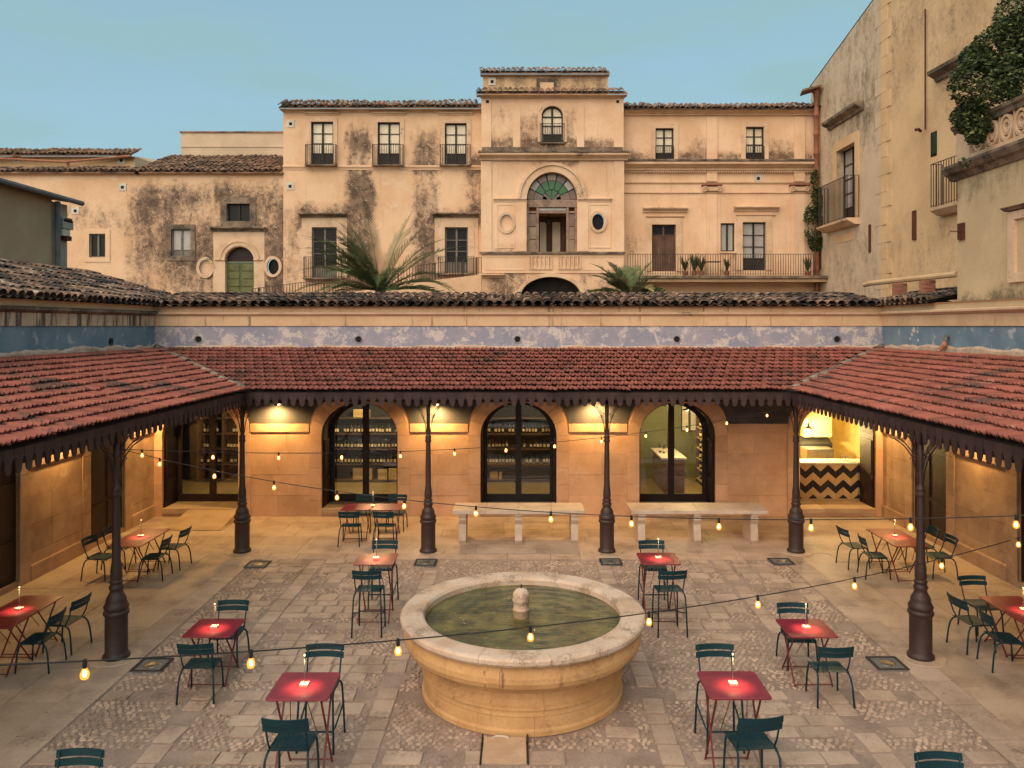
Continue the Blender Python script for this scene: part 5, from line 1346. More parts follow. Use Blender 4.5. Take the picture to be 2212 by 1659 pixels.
for a, b in ((1066,1137),(1248,1322)): w.corn(a,b,428,436,.12).build('impost_band', M['trim'], tw)
for a in (1114,1249): w.box(a,a+22,437,543,.05).build('jamb_pilaster', M['plaster_pink'], tw)
for a, b in ((1072,1112),(1272,1320)): w.surround(tw,a+3,b-3,443,533,3,.025,'plaster_pink',True)
w.oculus(tw,1094,481,14,18,True); w.oculus(tw,1292,479,13,18,False)
for x_, y_ in ((1052,320),(1336,320),(1054,370),(1335,369)): w.vent(tw,x_,y_)
for x_ in (1053,1334): w.box(x_-3,x_+3,217,223,.06).build('putlog', M['hole'], tw)
# upper arched window
ww = window(tw, w.fr, w.x(1170), w.x(1216), w.z(307), w.z(250), .2, 2, .3, 'cream_pane', 'frame', name='arched_window', b=.06)
c_ = (w.x(1170)+w.x(1216))/2; r_ = (w.x(1216)-w.x(1170))/2; h_ = w.z(229)-w.z(250)
MB().add([w.fr(c_+r_*math.cos(i*math.pi/12), w.z(250.5)+h_*math.sin(i*math.pi/12), .21) for i in range(13)], [tuple(range(13))]).build('pane', M['cream_pane'], ww)
m = MB(); li = [(c_+(r_-.07)*math.cos(i*math.pi/12), w.z(250)+(h_-.07)*math.sin(i*math.pi/12)) for i in range(13)]; lo = [(c_+(r_+.01)*math.cos(i*math.pi/12), w.z(250)+(h_+.01)*math.sin(i*math.pi/12)) for i in range(13)]
ring(m, w.fr, li, lo, .15, .24, False); fbox(m, w.fr, c_-.05, c_+.05, w.z(250), w.z(229)-.03, .14, .25); m.build('arch_frame', M['frame'], ww)
bal(tw, w, 1168, 1218, 268, 308.5, .12)
# loggia: fanlight of coloured glass above a timber screen and doorway
lg = MB(); c_ = (w.x(1138)+w.x(1247))/2; r_ = (w.x(1247)-w.x(1138))/2; h_ = w.z(372)-w.z(430); zs_ = w.z(430)
fbox(lg, w.fr, w.x(1138), w.x(1247), w.z(446), w.z(430), .22, .42)
for a, b, t0, t1 in ((1138,1143,446,544),(1159,1164,446,544),(1224,1229,446,544),(1242,1247,446,544)): fbox(lg, w.fr, w.x(a), w.x(b), w.z(t1), w.z(t0)-.002, .25, .38)
fbox(lg, w.fr, w.x(1143)+.001, w.x(1242)-.001, w.z(459), w.z(454), .26, .37)
lo_ = lg.build('timber_screen', M['wood_paint'], tw)
for (a, b) in ((1143.5,1158.5),(1229.5,1241.5)):
    for q in range(3): w.box(a, b, 461+28*q, 487+28*q, -.3, .33).build('pane', M['stained_brown'] if q == 0 else M['amber_pane'], lo_)
w.box(1165,1223,448,453,-.3,.33).build('pane', M['shade_grey'], lo_)
# petals of the fanlight
def fan(r0, r1, a0, a1, mat, n=4, pt=False):
    P = [(c_+r_*r0*math.cos(a0+(a1-a0)*i/n), zs_+h_*r0*math.sin(a0+(a1-a0)*i/n)) for i in range(n+1)]
    if pt: P += [(c_+r_*r1*math.cos((a0+a1)/2), zs_+h_*r1*math.sin((a0+a1)/2))]
    else: P += [(c_+r_*r1*math.cos(a1-(a1-a0)*i/n), zs_+h_*r1*math.sin(a1-(a1-a0)*i/n)) for i in range(n+1)]
    MB().add([w.fr(a,b,.30) for a,b in P], [tuple(range(len(P)))]).build('glass_petal', M[mat], fl)
m = MB(); m.add([w.fr(c_+r_*1.01*math.cos(i*math.pi/20), zs_+h_*1.01*math.sin(i*math.pi/20), .33) for i in range(21)], [tuple(range(21))]); fl = m.build('fanlight', M['black'], tw)
g_ = .03
for i in range(7):
    a0, a1 = math.pi*i/7, math.pi*(i+1)/7
    fan(.74, .97, a0+g_, a1-g_, ('stained_brown','shade_grey','stained_brown','amber_pane')[i % 4])
    fan(.40 if 1 <= i <= 5 else .2, .72, a0+g_, a1-g_, 'stained_green' if 1 <= i <= 5 else 'stained_brown', 4, False) if i in (1,2,3,4,5) else fan(.2,.72,a0+g_,a1-g_,'stained_brown')
for i in range(4): fan(.05, .37, math.pi*i/4+.06, math.pi*(i+1)/4-.06, 'stained_green' if i in (1,2) else 'stained_brown')
# room behind the loggia screen
hb = MB(); xa, xb = w.x(1138), w.x(1247); zb_, zt_ = w.z(545), w.z(430); y0_, y1_ = w.Y+.56, w.Y+2.6
hb.add([(xa,y0_,zb_),(xb,y0_,zb_),(xb,y1_,zb_),(xa,y1_,zb_),(xa,y0_,zt_),(xb,y0_,zt_),(xb,y1_,zt_),(xa,y1_,zt_)], [(0,1,2,3),(0,3,7,4),(1,5,6,2),(3,2,6,7),(4,7,6,5)]); hb.build('loggia_room', M['plaster_ochre'], tw)
wi = W2(w.Y+2.5); dr = wi.box(1164,1222,468,545,.02).build('inner_door', M['wood_door'], tw)
for a, b in ((1166,1180),(1193,1210)): wi.box(a,b,480,545,.03).build('pane', M['cream_pane'], dr)
MB().lathe([(.0,.0),(.14,.05),(.16,.2),(.1,.3),(.02,.34),(.02,.6)], 10, (w.x(1186),w.Y+1.2,w.z(478))).build('lantern', M['black'], tw)
# balcony parapet with blind balusters and the arch below
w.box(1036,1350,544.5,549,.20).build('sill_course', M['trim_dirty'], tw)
w.box(1040,1347,549.5,590,.07).build('parapet', M['plaster_pink'], tw)
for a in (1144,1207):
    for i in range(5):
        x_ = w.x(a+5+9*i); MB().lathe([(.05,0),(.05,.06),(.035,.1),(.075,.28),(.04,.5),(.05,.56),(.05,.62)], 8, (x_, w.Y-.1, w.z(580))).build('baluster', M['trim'], tw, True)
    w.surround(tw,a+1,a+46,555,580,2.5,.13,'trim',True)
for a, b in ((1052,1132),(1262,1340)): w.surround(tw,a,b,556,582,2,.09,'plaster_pink',True)
w.corn(1036,1090,592,600,.3).build('base_moulding', M['trim'], tw)
arch_ring(w, tw, 1125, 1255, 598, 640, 8, .12, 660, 'archivolt'); 
MB().add([w.fr(*p, .45) for p in op_loop(ops[4])], [tuple(range(len(op_loop(ops[4]))))]).build('arch_void', M['hole'], tw)

# --- right wing
w = W2(YP+.1)
rw = thing('palazzo_right_wing', 'right wing of the palazzo with pilasters and a long balcony', 'building', (w.x(1550), w.Y, 5))
upr = [(1416,1455,277,348),(1611,1650,274,348)]
ops = [w.op('rect',*u,.3) for u in upr] + [w.op('rect',1408,1460,485,586,.3), w.op('rect',1557,1587,482,543,.25), w.op('rect',1604,1654,480,584,.3)]
def st_right(x, y, z):
    px, py = CX+x*F/w_r.Y, CY-(z-H)*F/w_r.Y
    v = .75*S(px,1345,1760,20)*S(py,326,356,14) + .45*S(px,1480,1540,30)*S(py,290,352,40) + .5*S(px,1655,1720,30)*S(py,300,352,40) + .4*S(px,1350,1402,20)*S(py,500,560,30) + .45*S(px,1500,1600,40)*S(py,545,600,20)
    return v*(.85+.4*mnoise.noise(Vector((x*.9, z*.9, 14))))
w_r = w
m = MB(); facade(m, w.fr, w.x(1345), w.x(1775), 4, w.z(240), ops, .3); m.build('wall', M['plaster_pink'], rw, stain=st_right)
far_roof(rw, w.x(1348), w.x(1772), w.Y-.45, w.z(240), .75, .48)
w.corn(1347,1757,240.5,250,.4).build('eave_cornice', M['trim'], rw)
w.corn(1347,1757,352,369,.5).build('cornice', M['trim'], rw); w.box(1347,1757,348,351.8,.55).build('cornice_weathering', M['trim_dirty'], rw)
m = MB()
for i in range(82): fbox(m, w.fr, w.x(1350+5*i), w.x(1352.6+5*i), w.z(374), w.z(370.5), -.2, 0)
m.build('dentils', M['trim'], rw, kind='stuff')
for a, b, o_ in ((394,397.5,.10),(416,419,.08)): w.corn(1347,1757,a,b,o_).build('string_course', M['trim'], rw)
for x_ in (1525,1714):
    w.box(x_-9,x_+30,420,600,.04).build('pilaster_back', M['plaster_pink'], rw); w.box(x_,x_+23,421,600,.10).build('pilaster', M['plaster_pink'], rw)
    w.box(x_,x_+23,372,393,.16).build('frieze_block', M['plaster_pink'], rw); w.box(x_+1,x_+24,253,348,.08).build('upper_pilaster', M['plaster_pink'], rw)
    cp = w.corn(x_-10,x_+33,399,404,.26).build('capital', M['terracotta'], rw)
    for q in (-4,27): MB().lathe([(0,0),(.14,.02),(.17,.08),(.1,.14),(0,.15)], 10, (0,0,0)); mm = MB(); mm.tube([(w.x(x_+q)+.17*(1-k/16)*math.cos(k*.75), w.Y-.2, w.z(410)+.17*(1-k/16)*math.sin(k*.75)) for k in range(15)], .035, 5); mm.build('volute', M['trim'], cp)
    w.box(x_-5,x_+28,404.5,413,.16).build('capital_block', M['trim'], cp)
for (a,b,c_,d) in upr:
    w.surround(rw,a,b,c_,d,10,.05); window(rw, w.fr, w.x(a), w.x(b), w.z(d), w.z(c_), .18, 3, .24, 'cream_pane', 'frame', name='french_window'); bal(rw, w, a, b, 316, 349, .06)
w.surround(rw,1408,1460,485,586,13,.05); w.corn(1388,1484,448,459,.3).build('window_hood', M['trim'], rw); w.corn(1395,1478,467,470,.1).build('lintel', M['trim'], rw)
window(rw, w.fr, w.x(1408), w.x(1460), w.z(586), w.z(485), .2, 1, .80, 'dark_pane', 'wood_door', name='shuttered_door')
window(rw, w.fr, w.x(1557), w.x(1587), w.z(543), w.z(482), .18, 1, 0, 'shade_grey', 'frame')
w.surround(rw,1604,1654,480,584,13,.05); w.corn(1584,1681,446,456,.3).build('window_hood', M['trim'], rw); w.corn(1590,1674,464,467,.1).build('lintel', M['trim'], rw)
window(rw, w.fr, w.x(1604), w.x(1654), w.z(584), w.z(480), .18, 3, .24, 'shade_grey', 'frame', name='french_window')
w.box(1553,1591,543.5,547,.06).build('window_sill', M['trim'], rw)
w.vent(rw,1638,385)
z0_ = w.z(599); MB().box(w.x(1347), w.x(1765), w.Y-1.5, w.Y-.002, z0_-.14, z0_).build('balcony_slab', M['trim_dirty'], rw)
MB().box(w.x(1347), w.x(1765), w.Y-1.3, w.Y-.002, z0_-.3, z0_-.145).build('balcony_moulding', M['trim'], rw)
yb_ = w.Y-1.45; railing(rw, [(PX(1356,yb_),yb_),(PX(1757,yb_),yb_)], z0_, PZ(549,yb_)-z0_, .125)
def potplant(x, y, z, h, n, label, mat='bushleaf'):
    t = thing('potted_plant', label, 'plant', (x, y, z), 0, 'plants on the palazzo balcony')
    MB().lathe([(0,.0),(.11,.0),(.15,.22),(.16,.25),(.13,.25),(.12,.2),(0,.2)], 12, (x,y,z)).build('pot', M['terracotta'], t)
    m = MB()
    for i in range(n):
        a = R.uniform(0,6.28); l = h*R.uniform(.6,1.1); sp = R.uniform(.15,.55)*l; wd = R.uniform(.015,.03)
        B_ = Vector((x,y,z+.2)); T_ = B_ + Vector((math.cos(a)*sp, math.sin(a)*sp, l)); s_ = Vector((-math.sin(a), math.cos(a), 0))*wd; Mid = B_.lerp(T_,.55)+Vector((0,0,.06))
        m.add([B_-s_*.5, B_+s_*.5, Mid+s_, Mid-s_, T_], [(0,1,2,3),(3,2,4)])
    m.build('leaves', M[mat], t)
yq = w.Y-.9
for px_, h_, n_, lab in ((1480,.8,40,'low leafy pot plant left on the long balcony'),(1500,1.0,60,'spiky pot plant left of the small balcony window'),(1515,.9,50,'bushy pot plant by the pilaster on the balcony'),(1570,.7,40,'small pot plant below the small balcony window'),(1745,.8,50,'pot plant at the right end of the long balcony')):
    potplant(PX(px_,yq), yq, z0_, h_, n_, lab)
bt = thing('balcony_table', 'slim metal table on the long balcony beside the french window', 'table', (PX(1540,yq), yq, z0_))
MB().box(PX(1522,yq), PX(1556,yq), yq-.25, yq+.25, z0_+.72, z0_+.745).build('tabletop', M['rail'], bt)
for a in (1524,1554):
    for b in (-.22,.22): MB().tube([(PX(a,yq),yq+b,z0_),(PX(a,yq),yq+b,z0_+.72)], .012, 5).build('leg', M['rail'], bt)
# sloping ramp railing and garden wall in front of the palazzo
rp = thing('ramp_railing', 'sloping iron railing rising to the right in front of the main block', 'railing', (PX(800,38.5), 38.5, 7))
pts = [(PX(p,38.5), 38.5, PZ(q,38.5)) for p, q in ((545,660),(700,640),(860,615),(1040,592))]
railing(rp, pts, 0, .82, .14, .012, 'bars'); 
for p, q in ((560,658),(700,640),(780,627),(860,615),(940,605),(1000,597),(1030,593)): MB().box(PX(p,38.5)-.03, PX(p,38.5)+.03, 38.47, 38.53, PZ(q,38.5)-.4, PZ(q,38.5)+.85).build('post', M['rail'], rp)
rmp = thing('ramp_wall', 'pale masonry ramp wall below the sloping railing', 'wall', (PX(800,38.6), 38.6, 6))
MB().prism([(pts[0][0],38.4,5)]+[(a,38.4,c-.02) for a,b,c in pts]+[(pts[-1][0],38.4,5)], (0,.6,0)).build('masonry', M['plaster'], rmp)

# --- tall building on the right
XR = PX(1767, YP); Y1r, Y2r = YP+1.0, F*XR/(1905-CX)
tb = thing('tall_side_building', 'tall ochre plaster building on the right with stone quoins and small balconies', 'building', (XR, Y2r, 5))
fA = Frame((XR, 0, 0), (0,1,0), (1,0,0))
def yA(px): return F*XR/(px-CX)
def zA(px, py): return PZ(py, yA(px))
dw = ('rect', yA(1848), yA(1808), zA(1826,480), zA(1826,318), .45, None)
def st_tall(x, y, z): return .55*(.6+.6*mnoise.noise(Vector((y*.3, z*.3, 1))))*S(z, 13, 40, 4) + .25*S(z,3,10,3)
m = MB(); ztop = lambda y: 18.0 + (Y1r-1-y)*.24
facade(m, fA, Y2r, Y1r, 3, 18, [dw], .5); 
m.add([(XR,Y2r,18),(XR,Y1r,18),(XR,Y1r,18.05),(XR,Y2r,ztop(Y2r))], [(0,1,2,3)])
m.build('wall', M['plaster_grey'], tb, stain=st_tall)
dB = Vector((.06, -1, 0)).normalized(); fB = Frame((XR, Y2r, 0), dB, (1,.06,0))
LB = 9.0
m = MB(); facade(m, fB, 0, LB, 3, 24, [], .5); m.build('wall_return', M['plaster_ochre'], tb, stain=st_tall)
MB().add([(XR,Y2r,ztop(Y2r)),(XR,Y1r,18.05),(XR+9,Y1r,18.05),(XR+9,Y2r,ztop(Y2r))],[(0,1,2,3)]).build('roof', M['coppo_far'], tb)
MB().bar((XR+.05,Y1r+.2,18.02),(XR+.05,Y2r,ztop(Y2r)+.03),.12,.05).build('roof_edge', M['rail'], tb)
z = 4.0; i = 0
while z < 23.5:
    h = R.uniform(.62,.78); wB = .78 if i % 2 else .48; wA = .34 if i % 2 else .62
    m = MB(); fbox(m, fB, -.03, wB+R.uniform(-.05,.05), z+.008, z+h-.008, -.035, .02); m.build('quoin', M['plaster_ochre'], tb)
    m = MB(); fbox(m, fA, Y2r+.001, Y2r+wA, z+.008, z+h-.008, -.018, .02)
    if i % 3: m.build('quoin', M['plaster_grey'], tb)
    z += h; i += 1
def uB(px):
    k = (px-CX)/F; return (k*Y2r-XR)/(dB.x-k*dB.y)
def zB(px, py): return PZ(py, Y2r+dB.y*uB(px))
# balcony door of the receding face
window(tb, fA, dw[1], dw[2], dw[3], dw[4], .38, 4, .2, 'shade_grey', 'frame', name='french_window')
li = [(dw[2],dw[3]),(dw[2],dw[4]),(dw[1],dw[4]),(dw[1],dw[3])]; lo = [(dw[2]+.4,dw[3]),(dw[2]+.4,dw[4]+.45),(dw[1]-.4,dw[4]+.45),(dw[1]-.4,dw[3])]
m = MB(); ring(m, fA, li, lo, -.05, .02, False); m.build('window_surround', M['plaster_ochre'], tb)
za_ = zA(1826,262); m = MB(); cornice(m, fA, dw[1]-.9, dw[2]+.9, [(-.03,za_),(.1,za_),(.15,za_+.12),(.4,za_+.25),(.42,za_+.38),(-.03,za_+.42)]); m.build('window_hood', M['trim_dirty'], tb)
zb_ = dw[3]; ya_, yb2 = yA(1858), yA(1790)
m = MB(); cornice(m, fA, ya_, yb2, [(-.03,zb_-.3),(.25,zb_-.28),(.6,zb_-.1),(.62,zb_),(-.03,zb_)]); m.build('balcony_slab', M['trim'], tb)
railing(tb, [(XR-.05,ya_+.03),(XR-.58,ya_+.03),(XR-.58,yb2-.03),(XR-.05,yb2-.03)], zb_, 1.95, .14)
m = MB(); fbox(m, fA, yA(1845), yA(1806), zA(1826,522), zA(1826,505), -.02, .01); m.build('blind_panel', M['plaster_ochre'], tb)
for (px_, a, b, frm) in ((1880,485,545,'A'),(1773,522,580,'A'),(1976,455,518,'B')):
    if frm == 'A': m = MB(); fbox(m, fA, yA(px_)-.09, yA(px_)+.09, zA(px_,b), zA(px_,a), -.05, .01); m.build('tie_plate', M['rust'], tb)
    else: m = MB(); fbox(m, fB, uB(px_)-.13, uB(px_)+.13, zB(px_,b), zB(px_,a), -.05, .01); m.build('tie_plate', M['rust'], tb)
# face nearer the camera: small window, hood and balcony
sw = (uB(2011), uB(2024), zB(2017,338), zB(2017,285))
m = MB(); fbox(m, fB, sw[0], sw[1], sw[2], sw[3], -.012, .01); m.build('small_window', M['hole'], tb)
m = MB(); fbox(m, fB, sw[0]+.12, sw[1], sw[2]+.1, sw[3], -.03, -.013); m.build('shutter', M['green_dark'], tb)
ua, ub_ = uB(2025), uB(2130); zh = zB(2060,160); m = MB(); cornice(m, fB, ua, ub_, [(-.03,zh),(.1,zh),(.15,zh+.12),(.4,zh+.25),(.42,zh+.38),(-.03,zh+.42)]); m.build('window_hood', M['trim_dirty'], tb)
m = MB(); fbox(m, fB, uB(2066), uB(2120), zB(2066,430), zB(2066,240), -.004, .01); m.build('window_recess', M['wood_door'], tb)
ua, ub_ = uB(2037), uB(2120); zb2 = zB(2055,446)
m = MB(); cornice(m, fB, ua, ub_, [(-.03,zb2-.3),(.25,zb2-.28),(.5,zb2-.1),(.52,zb2),(-.03,zb2)]); m.build('balcony_slab', M['trim'], tb)
P_ = [fB(ua+.03,0,-.05), fB(ua+.03,0,-.48), fB(ub_,0,-.48)]; railing(tb, [(p.x,p.y) for p in P_], zb2, zB(2055,350)-zb2, .15)
m = MB(); m.box(XR-.06, XR-.02, Y2r-.45, Y2r-.1, zB(1935,480), zB(1935,462)); m.build('stone_boss', M['plaster_ochre'], tb)
m = MB(); P_ = [fB(uB(2003),zB(2003,280),-.08), fB(uB(2003),zB(2003,20),-.08)]; m.tube(P_, .03, 5); m.build('conduit', M['rust'], tb)
m = MB(); p_ = fB(uB(2000),zB(2000,282),-.15); m.tube([p_+Vector((0,.1,0)), p_+Vector((-.15,0,.05)), p_+Vector((-.3,-.1,.0))], .06, 6); m.build('old_lamp_bracket', M['rust'], tb)
# terracotta downpipe in the corner with a creeper
dp = thing('downpipe', 'terracotta downpipe in the corner beside the palazzo', 'pipe', (XR-.2, YP-.3, 6))
yd = YP-.35; xd = XR-.22
n_ = 11; zt_ = PZ(205,yd); zb_ = 6.2
for i in range(n_):
    za_, zc_ = zb_+(zt_-zb_)*i/n_, zb_+(zt_-zb_)*(i+1)/n_
    MB().lathe([(.125,za_),(.125,zc_-.12),(.15,zc_-.11),(.15,zc_-.002)], 12, (xd,yd,0)).build('pipe_length', M['terracotta'], dp, True)
MB().prism([(xd-.9,yd-.5,zt_+.05),(xd+.1,yd-.5,zt_+.3),(xd+.1,yd+.4,zt_+.3),(xd-.7,yd+.4,zt_+.05)], (0,0,.1)).build('eave_tile', M['coppo_far'], dp)
MB().lathe([(.13,zt_),(.22,zt_+.15),(.22,zt_+.35)], 12, (xd,yd,0)).build('hopper', M['terracotta'], dp, True)

def leaf_cloud(m, rr, cen, rad, n, size, dens=1.8, flat=None):
    for _ in range(n):
        while True:
            v = Vector((R.uniform(-1,1), R.uniform(-1,1), R.uniform(-1,1)))
            if .12 < v.length < 1: break
        v = v.normalized()*(v.length**(1/dens))
        p = Vector(cen) + Vector((v.x*rad[0], v.y*rad[1], v.z*rad[2]))
        k = mnoise.noise(p*1.6)
        if k < -.08 and R.random() < .85: continue
        a, b = Vector((R.gauss(0,1), R.gauss(0,1), R.gauss(0,.5))).normalized(), Vector((R.gauss(0,1), R.gauss(0,1), R.gauss(0,1))).normalized()
        b = (b - a*a.dot(b)).normalized(); s = size*R.uniform(.6,1.3); nrm = a.cross(b)
        m.add([p-a*s, p-b*s*.5-nrm*s*.12, p+a*s, p+b*s*.5-nrm*s*.12], [(0,1,2),(0,2,3)]); rr += [R.random()]*4
def foliage(parent, clouds, size, mat, name='foliage'):
    m = MB(); rr = []
    for cen, rad, n in clouds: leaf_cloud(m, rr, cen, rad, n, size)
    m.a['rnd'] = rr; return m.build(name, M[mat], parent)
iv = thing('creeper', 'green creeper climbing the terracotta downpipe', 'creeper', (xd, yd, 7))
MB().tube([(xd-.1,yd-.1,6.3),(xd-.15,yd-.2,9),(xd-.05,yd-.15,12),(xd-.1,yd-.1,13.3)], .03, 5).build('stem', M['bark'], iv)
foliage(iv, [((PX(1757,yd),yd-.1,PZ(480,yd)),(.55,.35,1.1),1300), ((PX(1760,yd),yd-.1,PZ(520,yd)),(.4,.3,.6),450), ((PX(1764,yd),yd-.1,PZ(440,yd)),(.35,.3,.9),500), ((PX(1758,yd),yd-.1,PZ(395,yd)),(.2,.2,1.0),260)], .085, 'ivy')

# --- terrace building at the right edge
XT = 10.32; YT = F*XT/(2068-CX)
tr = thing('terrace_building', 'beige terrace building at the right edge with a carved stone balustrade', 'building', (XT, YT, 5.6))
fT = Frame((XT,0,0),(0,1,0),(1,0,0))
zc0, zc1 = 8.62, 8.98
def st_ter(x, y, z): return .75*S(z, 8.0, 8.9, .8)*(.5+.9*max(0,mnoise.noise(Vector((y*2.2,0,3))))) + .7*S(z,5.4,6.0,.3)
m = MB(); facade(m, fT, 5, YT, 5.76, zc0, [], .3); m.add([(XT,YT,5.76),(XT,YT,zc0),(XT+4,YT,zc0),(XT+4,YT,5.76)],[(0,1,2,3)]); m.build('wall', M['plaster_beige'], tr, stain=st_ter)
m = MB(); cornice(m, fT, 5, YT+.22, [(-4,zc0),(.05,zc0),(.12,zc0+.1),(.2,zc0+.14),(.28,zc0+.26),(.28,zc0+.32),(.1,zc0+.36),(-4,zc0+.36)]); m.build('cornice', M['trim_dirty'], tr)
zb0, zb1 = zc1+.14, 9.82
m = MB(); fbox(m, fT, 5, YT-.55, zc1+.003, zb0, -.02, .22); m.build('balustrade_base', M['trim'], tr)
m = MB(); cornice(m, fT, 5, YT+.1, [(-.3,zb1-.12),(.02,zb1-.12),(.05,zb1-.04),(.1,zb1),(.12,zb1+.07),(-.02,zb1+.12),(-.3,zb1+.12)]); m.build('balustrade_rail', M['trim_dirty'], tr)
m = MB(); fbox(m, fT, YT-.54, YT, zc1+.003, zb1-.121, -.03, .26); m.build('corner_post', M['trim'], tr)
y_ = YT-.56-.26; i = 0
while y_ > 8:
    zc_ = (zb0+zb1-.12)/2; hz = (zb1-.12-zb0)/2; bl = None
    m = MB(); lo = [(y_+.215*math.cos(k*math.pi/10), zc_+hz*.98*math.sin(k*math.pi/10)) for k in range(20)]; li = [(y_+.155*math.cos(k*math.pi/10), zc_+hz*.78*math.sin(k*math.pi/10)) for k in range(20)]
    ring(m, fT, li, lo, -.0, .2); bl = m.build('ornament', M['trim'], tr)
    m = MB(); lo = [(y_+.12*math.cos(k*math.pi/8), zc_+.03+hz*.52*math.sin(k*math.pi/8)) for k in range(16)]; li = [(y_+.075*math.cos(k*math.pi/8), zc_+.03+hz*.3*math.sin(k*math.pi/8)) for k in range(16)]
    ring(m, fT, li, lo, .02, .16); fbox(m, fT, y_-.16, y_+.16, zc_-.03, zc_+.02, .05, .12); fbox(m, fT, y_-.12, y_+.12, zc_-hz*.5, zc_-hz*.36, .03, .13); m.build('inner_scroll', M['trim'], bl)
    m = MB(); fbox(m, fT, y_-.275, y_-.235, zb0, zb1-.121, .02, .18); m.build('mullion', M['trim'], tr)
    y_ -= .5
ur = thing('stone_urn', 'weathered terracotta urn standing on the corner of the balustrade', 'urn', (XT+.1, YT-.27, zb1+.12))
MB().lathe([(0,.0),(.16,.0),(.16,.05),(.08,.1),(.07,.16),(.2,.26),(.25,.36),(.22,.4),(.26,.46),(.25,.5),(.2,.48),(0,.4)], 16, tuple(org(ur))).build('vase', M['terracotta'], ur, True)
yw = F*XT/(2192-CX)
m = MB(); li = [(yw-.1,PZ(590,yw)),(yw-.1,PZ(475,yw)),(yw-1.3,PZ(475,yw)),(yw-1.3,PZ(590,yw))]; lo = [(yw+.12,PZ(610,yw)),(yw+.12,PZ(458,yw)),(yw-1.5,PZ(458,yw)),(yw-1.5,PZ(610,yw))]; ring(m, fT, li, lo, -.08, .02); m.build('window_surround', M['trim'], tr)
m = MB(); cornice(m, fT, yw-1.6, yw+.2, [(-.02,PZ(455,yw)),(.1,PZ(455,yw)),(.2,PZ(448,yw)),(-.02,PZ(446,yw))]); m.build('window_hood', M['trim_dirty'], tr)
m = MB(); fbox(m, fT, yw-1.3, yw-.1, PZ(590,yw), PZ(475,yw), -.01, .01); m.build('shutter', M['plaster_beige'], tr)
y2 = F*XT/(2080-CX); m = MB(); fbox(m, fT, y2-.1, y2+.13, PZ(517,y2), PZ(482,y2), -.06, .01); bx_ = m.build('meter_box', M['rust'], tr)
m = MB(); m.tube([(XT-.06,y2,PZ(500,y2)),(XT-.25,y2+.1,PZ(498,y2))], .012, 5); m.build('box_spout', M['rust'], bx_)
# terrace shrub spilling over the balustrade
sh = thing('terrace_shrub', 'dark leafy climbing shrub spilling over the carved balustrade', 'shrub', (11.6, 16, 9))
for k in range(5): MB().tube([(11.3+.2*k,17-.8*k,9),(11.4+.15*k,16.8-.8*k,10.5),(11.2+.2*k,16.9-.8*k,12)], [.06,.04,.02], 6).build('stem', M['bark'], sh)
cl = []
for (px_, py_, rad, n_) in ((2120,180,.75,1900),(2165,120,.8,2000),(2205,60,.8,2000),(2150,240,.6,1200),(2105,250,.45,800),(2190,170,.8,1700),(2230,130,.8,1400),(2225,20,.7,1200),(2088,300,.22,240),(2083,350,.15,110),(2110,120,.35,350),(2195,15,.5,600)):
    yy_ = 17.2; X_ = PX(px_, yy_); cl.append(((X_+.05, yy_+R.uniform(-.3,.3), PZ(py_,yy_)), (rad, rad*.9, rad*.85), n_))
cl = [(a, b, int(n*1.7)) for a, b, n in cl]
foliage(sh, cl, .052, 'bushleaf'); foliage(sh, [(a, (b[0]*1.02,b[1]*1.02,b[2]*1.02), n//5) for a, b, n in cl], .05, 'bushlight', 'young_leaves')
# pipe rail on brick stubs behind the right cap
pr = thing('pipe_rail', 'old clay pipe rail on two brick stubs above the right wall', 'rail', (10.7, 21, 6))
xp = 10.62; ypa, ypb = F*xp/(1880-CX), F*xp/(2068-CX)
MB().tube([(xp,ypa+.4,PZ(614,ypa)),(xp,ypa,PZ(612,ypa)),(xp,(ypa+ypb)/2,PZ(603,(ypa+ypb)/2)),(xp,ypb,PZ(592,ypb))], .075, 8).build('pipe', M['plaster_ochre'], pr)
for px_, py_ in ((1943,610),(2003,604)):
    y_ = F*xp/(px_-CX)
    for k in range(4): MB().bbox(xp-.14, xp+.14, y_-.16, y_+.16, 5.95+.11*k, 6.05+.11*k, .01).build('brick', M['terracotta'], pr)

# --- house at the left edge
XH = -16.0; YH = F*XH/(112-CX)
hs = thing('side_house', 'plain brown house with a dark gutter at the left edge', 'building', (XH, 24, 5))
ze = PZ(428, YH)
MB().box(XH-8, XH, 12, YH, 3, ze).build('wall', M['plaster_house'], hs)
MB().box(XH-8, XH-.02, YH+.003, YH+.95, 3, ze-.1).build('grey_return', M['greywall'], hs)
MB().prism([(XH+.35,12,ze-.02),(XH+.35,12,ze+.1),(XH-8,12,ze+1.3),(XH-8,12,ze+1.15)], (0,YH+1.2-12,0)).build('roof', M['coppo_far'], hs)
MB().tube([(XH+.38,12,ze+.0),(XH+.38,YH+1.2,ze+.0)], .09, 8).build('gutter', M['pvc'], hs)
MB().tube([(XH+.14,YH+.1,3),(XH+.14,YH+.1,ze-.1)], .09, 8).build('downpipe', M['pvc'], hs)
for (a,b,c_,d,mt) in ((.35,.9,505-30,495-30,'white'),(.32,.95,490,470,'greywall'),(.3,.75,506,492,'white'),(.55,.85,515,505,'rust')):
    za_, zb_ = PZ(c_,YH), PZ(d,YH); MB().box(XH-.019, XH+.2, YH+a, YH+b, za_, zb_).build('meter_box', M[mt], hs)
MB().box(XH+.201, XH+.21, YH+.4, YH+.86, PZ(472,YH), PZ(467,YH)).build('meter_window', M['dark_pane'], hs)

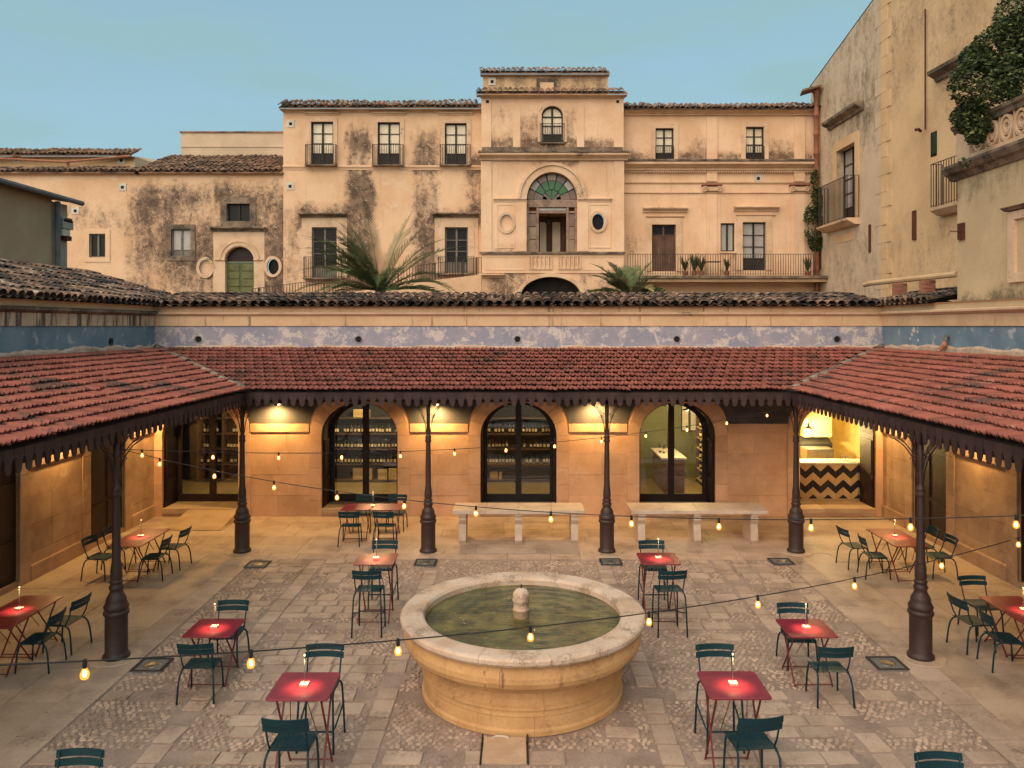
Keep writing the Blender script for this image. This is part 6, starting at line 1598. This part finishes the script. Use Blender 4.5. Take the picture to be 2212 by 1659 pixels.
# --- palms
def palm(x, y, z, n, L, label, up=.9):
    t = thing('palm_tree', label, 'palm', (x, y, z), 0, 'palms behind the back wall')
    m = MB(); m.lathe([(.24,-1.6),(.22,-.6),(.28,-.1),(.2,.15),(0,.2)], 12, (x,y,z)); m.build('trunk', M['bark'], t)
    for i in range(n):
        a = R.uniform(0, 6.283); el = (.12 + 1.2*R.random()**1.5)*up; l = L*R.uniform(.75,1.08); m = MB(); pts = []
        d = Vector((math.cos(a)*math.cos(el), math.sin(a)*math.cos(el), math.sin(el))); p = Vector((x,y,z+.1)); st = 14
        for k in range(st+1):
            pts.append(p.copy()); d = (d + Vector((0,0,-1))*(.085+.09*(1-el/1.35))*(k/st)).normalized(); p = p + d*(l/st)
        m.tube(pts, [.022*(1-.8*k/st) for k in range(st+1)], 4)
        for k in range(2, st*3):
            f = k/(st*3); q = pts[int(f*st)].lerp(pts[min(int(f*st)+1,st)], f*st-int(f*st)); tg = (pts[min(int(f*st)+1,st)]-pts[int(f*st)]).normalized()
            sd = tg.cross(Vector((0,0,1))).normalized(); nr = sd.cross(tg); ll = .62*math.sin(math.pi*min(1,f*.85+.18))*R.uniform(.8,1.1)
            for s in (-1,1):
                e = (sd*s*.75 + tg*.75 + nr*R.uniform(.1,.4)).normalized(); wv = tg.cross(e).normalized().cross(e)*.014
                m.add([q-wv, q+wv, q+e*ll*.6+wv-Vector((0,0,.01)), q+e*ll-Vector((0,0,ll*.12)), q+e*ll*.6-wv-Vector((0,0,.01))], [(0,1,2,3,4)])
        m.build('frond', M['palm'] if R.random() < .75 else M['palm_dry'], t)
palm(PX(822,33), 33, PZ(634,33), 40, 4.2, 'large feathery palm in front of the main block', 1.0)
palm(PX(1358,34), 34, PZ(646,34), 24, 2.3, 'smaller palm in front of the tower base and right wing', .9)
sp_ = thing('spiky_plant', 'dark spiky plant low beside the tower base', 'plant', (PX(1375,38), 38, PZ(640,38)))
m = MB()
for i in range(70):
    a = R.uniform(0,6.28); e = R.uniform(.5,1.4); l = R.uniform(1.1,1.9); B_ = Vector((PX(1378,38),38,PZ(640,38))); T_ = B_+Vector((math.cos(a)*math.cos(e),math.sin(a)*math.cos(e),math.sin(e)))*l; s_ = Vector((-math.sin(a),math.cos(a),0))*.035
    m.add([B_-s_, B_+s_, T_], [(0,1,2)])
m.build('leaves', M['bushleaf'], sp_)
